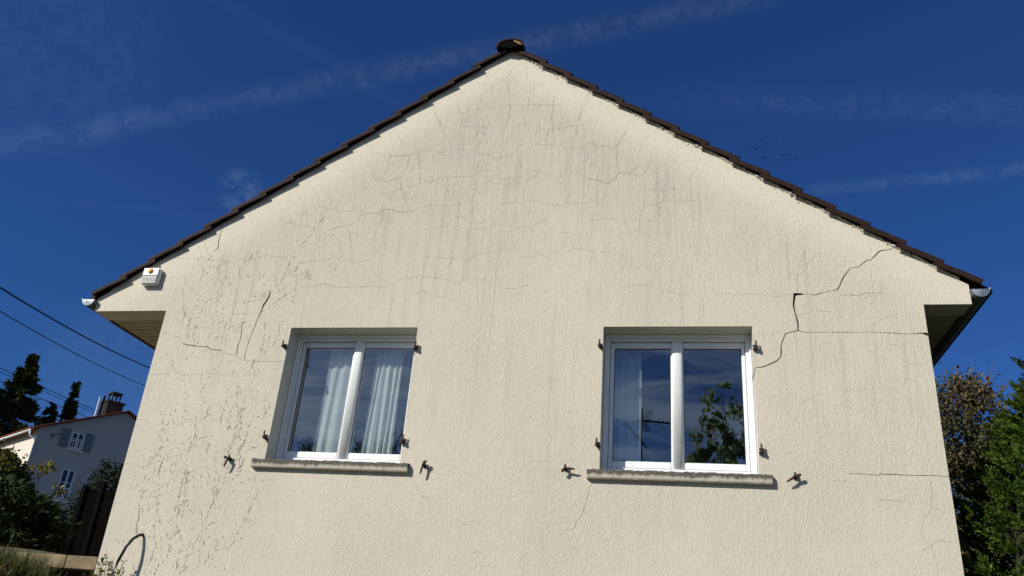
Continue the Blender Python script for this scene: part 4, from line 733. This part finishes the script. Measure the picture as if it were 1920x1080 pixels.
# chimney
chm = mat('chimney_render', (.05, .045, .038), .9, var=.4, vscale=4)
ch = link('chimney', bevelled('chimney', [(3.45*K, 4.42*K, .9, 2.0, nz(13.0), nz(14.30)), (3.38*K, 4.49*K, .82, 2.08, nz(14.30), nz(14.42))], .01, 1), nb, chm)
link('chimney_cap', bevelled('chimney_cap', [(3.62*K, 4.25*K, 1.0, 1.9, nz(14.90), nz(15.0))]+[(a*K, (a+.08)*K, y, y+.1, nz(14.42), nz(14.90)) for a in (3.66, 4.12) for y in (1.05, 1.75)], .004, 1), ch, chm)
# tall aerial plates beside the chimney
for a, c, dz in ((3.02, nwht, 0), (3.25, fp, .15)):
    link('aerial_panel', bevelled('aerial_panel', [((a)*K, (a+.09)*K, 1.2, 1.3, nz(13.25+dz), nz(14.5+dz))], .004, 1), nb, c).rotation_euler = (0, 0, 0)
tube('aerial_mast', [([(3.2*K, 1.25, nz(13.0)), (3.2*K, 1.25, nz(14.2))], .03)], fp, nb, 6)
def nwin(t0, t1, z0, z1, rail, sh):
    t0 *= K; t1 *= K; z0 = nz(z0); z1 = nz(z1); fr = .07; c = (t0+t1)/2
    w_ = link('window', bevelled('window', [(t0, t0+fr, -.05, .02, z0, z1), (t1-fr, t1, -.05, .02, z0, z1), (t0+fr, t1-fr, -.05, .02, z1-fr, z1), (t0+fr, t1-fr, -.05, .02, z0, z0+fr), (c-.05, c+.05, -.06, .02, z0+fr, z1-fr), (t0+fr, c-.05, -.045, .02, (z0+z1)/2+.1, (z0+z1)/2+.14), (c+.05, t1-fr, -.045, .02, (z0+z1)/2+.1, (z0+z1)/2+.14)], 0), nb, nwht)
    for a, b in ((t0+fr, c-.05), (c+.05, t1-fr)):
        link('pane', meshof('pane', [(a, -.012, z0+fr), (b, -.012, z0+fr), (b, -.012, z1-fr), (a, -.012, z1-fr)], [(0, 1, 2, 3)]), w_, ndk)
    link('surround', bevelled('surround', [(t0-.14, t0-.005, -.03, .01, z0, z1+.12), (t1+.005, t1+.24, -.03, .01, z0, z1+.12)], 0), w_, nbl)
    link('sill', bevelled('sill', [(t0-.15, t1+.2, -.14, .0, z0-.16, z0-.05)], .01, 1), w_, nwht)
    # railing
    rl = [(t0-.02, t1+.05, -.20, -.16, z0+rail, z0+rail+.05), (t0-.02, t1+.05, -.20, -.16, z0+.02, z0+.06)]
    n = 6
    for k in range(n): x = t0+(t1-t0)*k/(n-1); rl.append((x-.02, x+.02, -.195, -.165, z0+.06, z0+rail))
    link('railing', bevelled('railing', rl, 0), w_, nwht)
    if sh:
        W_ = .46*K
        for a, b in ((t0-.15-W_, t0-.15), (t1+.10, t1+.10+W_*.95)):
            s_ = link('shutter', bevelled('shutter', [(a, b, -.09, -.04, z0-.02, z1+.10)], .01, 1), nb, nsh)
            link('shutter_bar', bevelled('shutter_bar', [(a+.02, b-.02, -.102, -.0905, z1-.36, z1-.32), (a+.02, b-.02, -.102, -.0905, z0+.34, z0+.38)], 0), s_, mat('shutter_bar_grey', (.20, .22, .25), .7))
nwin(1.78, 2.46, 11.02, 11.93, .5, True)
nwin(1.85, 2.55, 8.20, 9.85, .75, False)
tube('wall_bracket', [([(.75*K, -.05, nz(11.3)), (.78*K, -.2, nz(11.55)), (.9*K, -.1, nz(11.5)), (1.0*K, -.15, nz(11.62)), (1.15*K, -.1, nz(11.62))], .025), ([(.75*K, -.05, nz(11.3)), (.70*K, -.1, nz(11.6))], .02)], fp, nb, 6)

# ------------------------------------------------------------------ overhead wires
wm = mat('black_wire', (.012, .012, .014), .6)
def wire(p0, p1, sag, rad, label, ext=1.4):
    p0 = Vector(p0); p1 = Vector(p1); a = p0-(p1-p0)*ext; b = p1+(p1-p0)*1.2; pts = []
    for k in range(33):
        f = k/32; p = a.lerp(b, f); p.z -= sag*4*f*(1-f); pts.append(p)
    # pass through the middle height of p0..p1
    f0 = ext/(ext+2.2); dz = sag*4*(f0+.22)*(1-f0-.22)
    for p in pts: p.z += dz
    tag(tube('power_line', [(pts, rad)], wm, None, 6), label, 'power line', 'overhead wires crossing the sky on the left')
wire((-12.71, 6.90, 8.07), (-16.21, 17.12, 10.04), .9, .019, 'thick black overhead cable, uppermost of the wires on the left', .8)
wire((-12.61, 7.01, 7.58), (-16.24, 17.10, 9.41), .8, .011, 'thinner black overhead wire just below the thickest cable', .8)
wire((-60.57, 55.22, 23.36), (-58.84, 67.56, 22.99), .5, .034, 'thin distant wire running towards the neighbour chimney, upper one', .8)
wire((-60.57, 55.22, 23.02), (-58.84, 67.56, 22.68), .5, .028, 'thin distant wire just under the upper one near the chimney', .8)
wire((-60.57, 55.22, 22.2), (-58.84, 67.56, 22.0), .5, .03, 'lowest thin distant wire passing behind the conifer tops', .8)

# ------------------------------------------------------------------ birds
bmat = mat('bird_dark', (.006, .006, .007), .9, spec=.05)
V = [(0, -.26, 0), (.045, -.1, .02), (.05, .08, .02), (0, .30, 0), (-.05, .08, .02), (-.045, -.1, .02), (0, 0, .055), (0, 0, -.045),
     (.30, .10, .14), (.30, -.02, .13), (.62, -.04, .05), (-.30, .10, .14), (-.30, -.02, .13), (-.62, -.04, .05), (.05, -.34, .0), (-.05, -.34, .0)]
F = [(0, 1, 6), (1, 2, 6), (2, 3, 6), (3, 4, 6), (4, 5, 6), (5, 0, 6), (1, 0, 7), (2, 1, 7), (3, 2, 7), (4, 3, 7), (5, 4, 7), (0, 5, 7), (2, 1, 9, 8), (8, 9, 10), (4, 11, 12, 5), (11, 13, 12), (0, 14, 15)]
bme = meshof('bird', V, F); bme.materials.append(bmat)
for x, y, z in ([13.9, 82.3, 63.7], [12.6, 82.5, 63.5], [11.5, 82.6, 63.0], [10.5, 82.7, 62.7], [9.5, 82.8, 62.4], [9.5, 82.8, 62.0], [10.8, 82.7, 61.5], [12.5, 82.5, 61.5], [14.6, 82.2, 61.6], [15.5, 82.1, 61.4], [16.2, 82.0, 60.9]):
    o = link('bird', bme, None, None, (x, y, z)); o.rotation_euler = (random.uniform(-.5, .5)+1.0, random.uniform(-.5, .5), random.uniform(-.6, .6)+.3)
    k = random.uniform(.75, .95); o.scale = (k, k, k)
    tag(o, 'tiny dark bird in the loose flock flying above the right roof slope', 'bird', 'flock of birds above the roof')

# ================================================================== VEGETATION
def unit(n): v = rng.normal(size=(n, 3)); return v/np.linalg.norm(v, axis=1, keepdims=True)
def leaf_quads(P, A, B, L, Wd):
    """diamond leaves at P pointing along A, width along B"""
    L = L[:, None]; Wd = Wd[:, None]
    return np.stack([P, P+A*L*.45+B*Wd*.5, P+A*L, P+A*L*.45-B*Wd*.5], 1)
def orient(n, out, spread, upb=0.0):
    A = out+unit(n)*spread; A[:, 2] += upb; A /= np.linalg.norm(A, axis=1, keepdims=True)
    B = np.cross(A, unit(n)); B /= np.linalg.norm(B, axis=1, keepdims=True)+1e-9
    return A, B
def conifer(name, base, h, rbase, label, m, tm, group=None, n=16000, seedv=1, lean=0.0, taper=.8, nb=None, leafL=.34, leafW=.09, top=.02, kind_cat='conifer'):
    global rng; rng = np.random.default_rng(seedv); rr = random.Random(seedv)
    root = tag(empty(name, base), label, kind_cat, group)
    tube('trunk', [([(0, 0, -.5), (lean*h*.5, 0, h*.5), (lean*h, 0, h*.97)], [rbase*.10+.04, rbase*.06+.03, .02])], tm, root, 7)
    nb = nb or int(h*16); Ps = []; As = []
    for k in range(nb):
        f = rr.random()**.85; z = h*(.04+.95*f); prof = rbase*((1-f)**taper)+top
        r = prof*rr.uniform(.55, 1.18); a = rr.uniform(0, 2*math.pi); dr = rr.uniform(.1, .35)
        c = max(6, int(n/nb*(.35+1.1*r/rbase)))
        t = rng.random(c)**.6; x0 = lean*z
        px = x0+np.cos(a)*r*t; py = np.sin(a)*r*t; pz = z-dr*r*np.sin(t*2.4)+.10*r*(t**3)
        P = np.stack([px, py, pz], 1)+rng.normal(size=(c, 3))*np.array([.10, .10, .07])*(.5+r*.35)
        out = np.tile(np.array([np.cos(a), np.sin(a), .15]), (c, 1))
        Ps.append(P); As.append(out)
    P = np.concatenate(Ps); out = np.concatenate(As); A, B = orient(len(P), out, .75)
    me = quads('crown', leaf_quads(P, A, B, leafL*rng.uniform(.5, 1.2, len(P)), leafW*rng.uniform(.6, 1.3, len(P))))
    link('crown', me, root, m); return root
bark = mat('bark', (.075, .06, .045), .95, var=.4, vscale=6, bump=.01, bscale=12)
dkc = mat('dark_conifer_needles', (.045, .060, .020), .8, rnd=.5, var=.4, vscale=.7)
dkc2 = mat('dark_green_leaves', (.026, .032, .012), .75, rnd=.5, var=.4, vscale=.8)
GB = 9.0
conifer('conifer_tree', (-49.9, 47.4, GB), 13.1, 4.3, 'tallest dark ragged conifer behind the red tiled roof, far left', dkc, bark, 'dark conifers behind the neighbour house', 90000, 3, 0.0, .95)
conifer('conifer_tree', (-47.2, 50.0, GB), 11.4, 2.3, 'slim dark conifer spire just left of the neighbour chimney', dkc, bark, 'dark conifers behind the neighbour house', 50000, 5, -.01, 1.25)
conifer('conifer_tree', (-48.3, 49.2, GB-.5), 9.9, 2.0, 'short dark conifer top squeezed between the two taller conifers', dkc, bark, 'dark conifers behind the neighbour house', 20000, 8, 0, .8)
conifer('conifer_tree', (-52.8, 45.0, GB), 11.6, 4.6, 'broad dark conifer at the left picture edge behind the roof', dkc, bark, 'dark conifers behind the neighbour house', 90000, 9, 0, .5)

def blob_tree(name, base, blobs, label, m, n, L, Wd, cat, group=None, tm=bark, trunk_r=.15, seedv=1, upb=.1, shell=.55, stems=None, spread=.9, bare=0, part='crown', bark_twig=None):
    """blobs: (x,y,z,rx,ry,rz,weight) relative to base"""
    global rng; rng = np.random.default_rng(seedv); rr = random.Random(seedv)
    root = tag(empty(name, base), label, cat, group); paths = []
    for (x, y, z, rx, ry, rz, w) in blobs:
        c = Vector((x, y, z)); s0 = Vector((rr.uniform(-.1, .1), rr.uniform(-.1, .1), -.3)); md = Vector((x*.35, y*.35, max(z*.5, .2)))+Vector((rr.uniform(-.2, .2), rr.uniform(-.2, .2), 0))*min(1, z*.3)
        paths.append(([s0, md, c], [trunk_r*.8, trunk_r*.5, trunk_r*.15]))
        for k in range(6 if bare == 0 else 12):
            v = Vector([float(q) for q in unit(1)[0]]); v.z = abs(v.z)*.9+.1; e = c+Vector((v.x*rx, v.y*ry, v.z*rz))*rr.uniform(.7, 1.0)
            paths.append(([c.lerp(md, rr.random()*.4), c.lerp(e, .5)+Vector((0, 0, .03)), e], [trunk_r*.16, trunk_r*.09, trunk_r*.03]))
    tube('trunk', paths, tm, root, 6)
    if bare:
        tp = []
        for k in range(bare):
            b = blobs[rr.randrange(len(blobs))]; v = unit(1)[0]; v[2] = abs(v[2])
            p = Vector((b[0]+v[0]*b[3]*.7, b[1]+v[1]*b[4]*.7, b[2]+v[2]*b[5]*.7)); d = Vector([float(q) for q in v])+Vector((0, 0, .8)); Ln = rr.uniform(.25, .75)*min(b[3], 1.2)
            q = p+d*Ln*.5+Vector((rr.uniform(-.1, .1), rr.uniform(-.1, .1), 0))*Ln; e = q+d*Ln*.5+Vector((rr.uniform(-.25, .25), rr.uniform(-.25, .25), 0))*Ln
            tp.append(([p, q, e], [.009, .006, .003]))
            tp.append(([q, q+Vector((rr.uniform(-.5, .5), rr.uniform(-.5, .5), .5))*Ln*.6], [.005, .002]))
        tube('twigs', tp, bark_twig or tm, root, 4)
    Ws = np.array([b[6] for b in blobs], float); Ws /= Ws.sum(); Ps = []; Os = []
    for b, w in zip(blobs, Ws):
        # leaf clumps on the blob, leaves scattered in each clump
        nl = int(n*w); nc = max(8, nl//45); cd_ = unit(nc); cr = (shell+(1-shell)*rng.random(nc)**.5); cc = cd_*cr[:, None]*np.array(b[3:6])
        idx = rng.integers(0, nc, nl); sp = .17*max(b[3:6])*(.6+.8*rng.random(nc))
        P = cc[idx]+rng.normal(size=(nl, 3))*sp[idx][:, None]*.62+np.array(b[:3]); Ps.append(P); Os.append(cd_[idx])
    P = np.concatenate(Ps); O = np.concatenate(Os); A, B = orient(len(P), O*.6, spread, upb)
    P = P[:]; me = quads(part, leaf_quads(P, A, B, L*rng.uniform(.5, 1.25, len(P)), Wd*rng.uniform(.6, 1.3, len(P))))
    link(part, me, root, m); return root

# left garden
blob_tree('broadleaf_tree', (-19.1, 14.8, 2.2), [(0, 0, 3.2, 1.1, 1.1, 1.1, 3), (.7, .4, 2.6, .75, .7, .9, 2.0), (.95, .55, 1.5, .8, .7, 1.1, 1.5), (0, 0, 1.6, 1.2, 1.1, 1.2, 2)],
    'yellow green autumn tree catching the sun at the left picture edge', mat('autumn_leaves', (.16, .13, .03), .7, rnd=.5, trans=.3, col2=(.06, .08, .02), vscale=.8), 30000, .16, .10, 'tree', seedv=21)
twg = mat('dark_twigs', (.05, .04, .03), .9)
blob_tree('shrub', (-13.35, 13.1, 3.0), [(.1, .1, 2.2, .75, .7, .85, 2), (.75, .4, 2.5, .8, .7, .95, 2), (-.35, -.1, 1.4, .7, .7, .8, 2), (.6, .2, 1.0, 1.0, .8, 1.0, 2), (1.5, .7, 2.2, .9, .8, 1.2, 2)],
    'dark twiggy shrub in front of the neighbour gable beside the house corner', dkc2, 22000, .085, .05, 'shrub', seedv=31, bare=70, bark_twig=twg)
cyp = mat('dark_cypress_sprays', (.034, .052, .018), .8, rnd=.55, var=.5, vscale=1.3)
def cypress_bush(base, h, r, label, seedv, n, grp='dark evergreen bushes behind the low wall', m=cyp):
    return conifer('evergreen_bush', base, h, r, label, m, bark, grp, n, seedv, 0, .55, int(h*70), .15, .035, .12, 'bush')
cypress_bush((-7.3, 2.6, 1.9), 1.55, 1.0, 'dark feathery evergreen bush at the far left edge above the low wall', 41, 22000)
cypress_bush((-6.35, 2.3, 1.9), 1.2, .6, 'dark feathery evergreen bush in front of the fence panels', 42, 16000)
cypress_bush((-9.3, 3.9, 2.0), 2.0, .75, 'tall dark evergreen bush below the neighbour downpipe', 43, 18000)
cypress_bush((-9.3, 6.0, 2.1), 1.35, 1.1, 'dark evergreen bush hiding the foot of the neighbour gable', 44, 18000)
cypress_bush((-9.6, 7.4, 2.2), 1.3, .8, 'dark evergreen bush in front of the neighbour glazed door', 45, 12000)
cypress_bush((-6.9, 1.5, 1.9), 1.0, .7, 'low dark evergreen bush right behind the wall coping', 46, 12000)
# yellow flowering spray
blob_tree('rose_bush', (-11.6, 8.25, 2.3), [(.12, 0, 2.42, .26, .2, .10, 2), (.55, .1, 2.0, .12, .12, .10, .6)], 'rose bush with pale yellow blooms below the neighbour upper window', mat('yellow_bloom', (.20, .17, .03), .7, rnd=.5, trans=.2, col2=(.34, .28, .06), vscale=5), 200, .07, .06, 'rose bush', seedv=51, trunk_r=.03)

# right side
br = mat('brown_dry_leaves', (.11, .078, .042), .85, rnd=.5, col2=(.045, .055, .018), vscale=1.1)
blob_tree('dry_tree', (7.0, 9.4, 0), [(.0, 0, 6.3, .75, .8, .95, 3), (-.9, .2, 5.6, .9, .8, 1.2, 3), (.75, 0, 5.4, .75, .7, 1.0, 2.5), (-.9, .2, 3.9, .9, .8, 1.1, 2.5), (.5, .1, 4.1, .6, .6, .8, 1.4), (-.5, 0, 2.2, 1.0, .8, 1.1, 2), (.6, 0, 2.6, .9, .7, .9, 1.4), (-.4, .9, 4.6, 1.1, .7, 1.4, 2.6), (.3, .9, 2.8, 1.1, .7, 1.2, 2)],
    'half dry brownish tree with bare twigs behind the right house corner', br, 50000, .09, .05, 'tree', seedv=61, bare=200, bark_twig=mat('pale_twigs', (.13, .10, .075), .9), trunk_r=.09)
def hedge_tree(base, prof, label, seedv, n, m):
    """thuja: dense overlapping flat sprays over an uneven cone"""
    global rng; rng = np.random.default_rng(seedv); rr = random.Random(seedv)
    root = tag(empty('thuja_tree', base), label, 'conifer', 'bright green thuja trees on the right')
    H = prof[-1][0]; tube('trunk', [([(0, 0, -.3), (0, 0, H*.6), (0, 0, H*.97)], [.12, .08, .02])], bark, root, 7)
    nc = n//60; zs_ = rng.random(nc)**.9*H; rad = np.interp(zs_, [p[0] for p in prof], [p[1] for p in prof])
    a = rng.random(nc)*2*np.pi; lump = 1+.06*np.sin(a*3+zs_*2.1)+.06*np.sin(a*7-zs_*5.3)+rng.normal(size=nc)*.035
    d = np.stack([np.cos(a), np.sin(a), np.zeros(nc)], 1); c = d*(rad*lump*(.84+.16*rng.random(nc)))[:, None]; c[:, 2] = zs_
    ax = d+rng.normal(size=(nc, 3))*.35; ax[:, 2] += .55+.5*rng.random(nc); ax /= np.linalg.norm(ax, axis=1, keepdims=True)
    sd = np.cross(ax, d+rng.normal(size=(nc, 3))*.5); sd /= np.linalg.norm(sd, axis=1, keepdims=True)
    idx = np.repeat(np.arange(nc), 60); k = len(idx); t = rng.random(k); sgn = rng.choice([-1, 1], k); L = .13*(.6+.7*rng.random(nc))[idx]
    P = c[idx]+ax[idx]*(t*L)[:, None]; br_ = ax[idx]*.75+sd[idx]*sgn[:, None]*.8+rng.normal(size=(k, 3))*.22; br_ /= np.linalg.norm(br_, axis=1, keepdims=True)
    B = np.cross(br_, d[idx]+rng.normal(size=(k, 3))*.6); B /= np.linalg.norm(B, axis=1, keepdims=True)
    P2 = P; LL = .050*(1.1-t)*rng.uniform(.6, 1.2, k)+.014
    link('crown', quads('crown', leaf_quads(P2, br_, B, LL, LL*.2+.005)), root, m)
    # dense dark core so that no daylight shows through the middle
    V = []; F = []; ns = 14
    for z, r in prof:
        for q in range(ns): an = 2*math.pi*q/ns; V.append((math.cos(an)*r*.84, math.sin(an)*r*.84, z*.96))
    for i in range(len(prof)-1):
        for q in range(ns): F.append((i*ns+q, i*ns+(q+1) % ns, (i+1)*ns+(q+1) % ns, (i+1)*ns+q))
    link('dark_core', meshof('dark_core', V, F, True), root, mat('thuja_inside', (.03, .035, .015), .95))
thu = mat('thuja_green', (.072, .118, .018), .75, rnd=.45, var=.35, vscale=2.2, trans=.2)
hedge_tree((5.58, .27, 0), [(0, 1.50), (2.6, 1.54), (3.1, 1.48), (3.3, 1.42), (3.55, 1.30), (3.8, 1.18), (3.96, 1.02), (4.13, .93), (4.29, .81), (4.5, .66), (4.8, .38), (5.05, .10)], 'bright green thuja closest to the right corner of the house', 71, 480000, thu)
hedge_tree((8.4, 3.4, 0), [(0, 1.8), (2, 1.9), (4, 1.4), (5.5, .8), (6.6, .1)], 'taller green thuja at the right picture edge', 72, 50000, thu)

# weeds and grass by the low wall
def tufts(name, spots, m, Lr, wr, n_each, spread, label=None):
    global rng; Vs = []
    for (x, y, z, k) in spots:
        n = int(n_each*k); base = np.array([x, y, z])+np.stack([rng.normal(size=n)*spread, rng.normal(size=n)*spread, np.zeros(n)], 1)
        A = rng.normal(size=(n, 3))*.45; A[:, 2] = 1; A /= np.linalg.norm(A, axis=1, keepdims=True); B = np.cross(A, unit(n)); B /= np.linalg.norm(B, axis=1, keepdims=True)
        L = rng.uniform(*Lr, n)*k; Vs.append(leaf_quads(base, A, B, L, rng.uniform(*wr, n)))
    return quads(name, np.concatenate(Vs))
gsp = []
rng = np.random.default_rng(90)
for k in range(420):
    x = -3.75-abs(random.gauss(0, 1.6)); y = random.uniform(-1.6, -.18); gsp.append((x, y, ground_z(x, y)-.02, random.uniform(.5, 1.0)))
gm_ = mat('weedy_grass', (.075, .095, .03), .8, rnd=.5, trans=.3, col2=(.14, .12, .05), vscale=3)
g_ = link('grass', tufts('grass', gsp, gm_, (.12, .34), (.005, .014), 60, .10), None, gm_)
tag(g_, 'tangled weedy grass in front of the low wall', 'grass', kind='stuff')
def weed(base, h, n, label, col, seedv, L=.05):
    global rng; rng = np.random.default_rng(seedv); rr = random.Random(seedv)
    root = tag(empty('weed', base), label, 'weed'); st = []; P = []; O = []
    for k in range(n):
        a = rr.uniform(0, 6.28); hh = h*rr.uniform(.55, 1); e = Vector((math.cos(a)*hh*.22, math.sin(a)*hh*.12, hh)); st.append(([(0, 0, 0), tuple(e*.5+Vector((.01, 0, .03))), tuple(e)], [.004, .003, .0015]))
        for q in range(34):
            t = rr.uniform(.25, 1); P.append(tuple(e*t)); O.append((rr.uniform(-1, 1), rr.uniform(-1, 1), rr.uniform(0, .8)))
    tube('stem', st, mat('weed_stem', (.12, .12, .04), .8), root, 5)
    P = np.array(P)+rng.normal(size=(len(P), 3))*.008; A, B = orient(len(P), np.array(O), .3)
    link('leaves', quads('leaves', leaf_quads(P, A, B, L*rng.uniform(.5, 1.2, len(P)), L*.35*rng.uniform(.6, 1.2, len(P)))), root, mat('weed_leaf', col, .7, rnd=.4, trans=.3))
weed((-3.19, -.10, 1.62), .66, 16, 'yellow green weed growing against the wall beside the black cable', (.13, .14, .025), 81, .05)
weed((-3.36, -.12, 1.75), .42, 5, 'small dry weed at the very corner of the house wall', (.14, .13, .06), 82, .035)
weed((-4.35, -.05, 1.80), .52, 7, 'dry brown weed standing in front of the wall coping', (.12, .09, .05), 83, .04)
weed((-4.0, -.10, 1.75), .48, 5, 'thin reddish weed leaning over the coping', (.16, .09, .05), 84, .035)

# ------------------------------------------------------------------ behind the viewer: what the panes mirror
lg = mat('large_light_leaves', (.22, .31, .13), .6, rnd=.3, trans=.6)
blob_tree('leafy_tree', (3.2, -10.6, 0), [(-.75, 0, 6.5, .5, .5, .45, 1), (-.1, 0, 6.5, .6, .5, .7, 2), (-.55, .1, 7.35, .35, .4, .42, .6), (-.4, .1, 5.7, .9, .6, .6, 2), (.6, 0, 6.6, .8, .7, 1.0, 2), (-1.0, 0, 6.0, .45, .4, .5, 1)],
    'large leaved young tree standing behind the viewer, mirrored in the right window', lg, 1700, .15, .10, 'tree', seedv=91, trunk_r=.035, shell=.2)
blob_tree('feathery_tree', (-4.9, -9.4, .5), [(-.9, 0, 4.9, .8, .5, .55, 2), (.4, 0, 4.9, .8, .5, .6, 2), (1.3, 0, 4.6, .7, .5, .5, 1.6), (0, 0, 4.3, 1.2, .6, .5, 2), (-2.0, 0, 4.6, .8, .5, .5, 1)],
    'feathery tree top behind the viewer, mirrored low in the left window', mat('feathery_leaves', (.06, .08, .035), .7, rnd=.4, trans=.3), 5000, .11, .03, 'tree', seedv=92, trunk_r=.07, bare=50)
an = tag(empty('television_antenna', (.62, -17.1, 0)), 'rooftop television antenna on a tall mast, mirrored in the right window', 'antenna')
tube('mast', [([(0, 0, 0), (0, 0, 9.0)], .025)], fp, an, 8)
tube('boom', [([(-.12, 0, 8.66), (.80, 0, 8.60)], .028), ([(-.45, 0, 8.55), (.16, -.1, 7.92)], .026)], fp, an, 6)
el = [([(.05+.10*k, -.14, 8.65), (.05+.10*k, .14, 8.65)], .012) for k in range(8)]
for k in range(3): el.append(([(-.02+.09*k, 0, 8.62), (.14+.09*k, 0, 8.95)], .014)); el.append(([(-.02+.06*k, 0, 8.66), (.14+.06*k, 0, 8.30)], .014))
tube('elements', el, fp, an, 5)
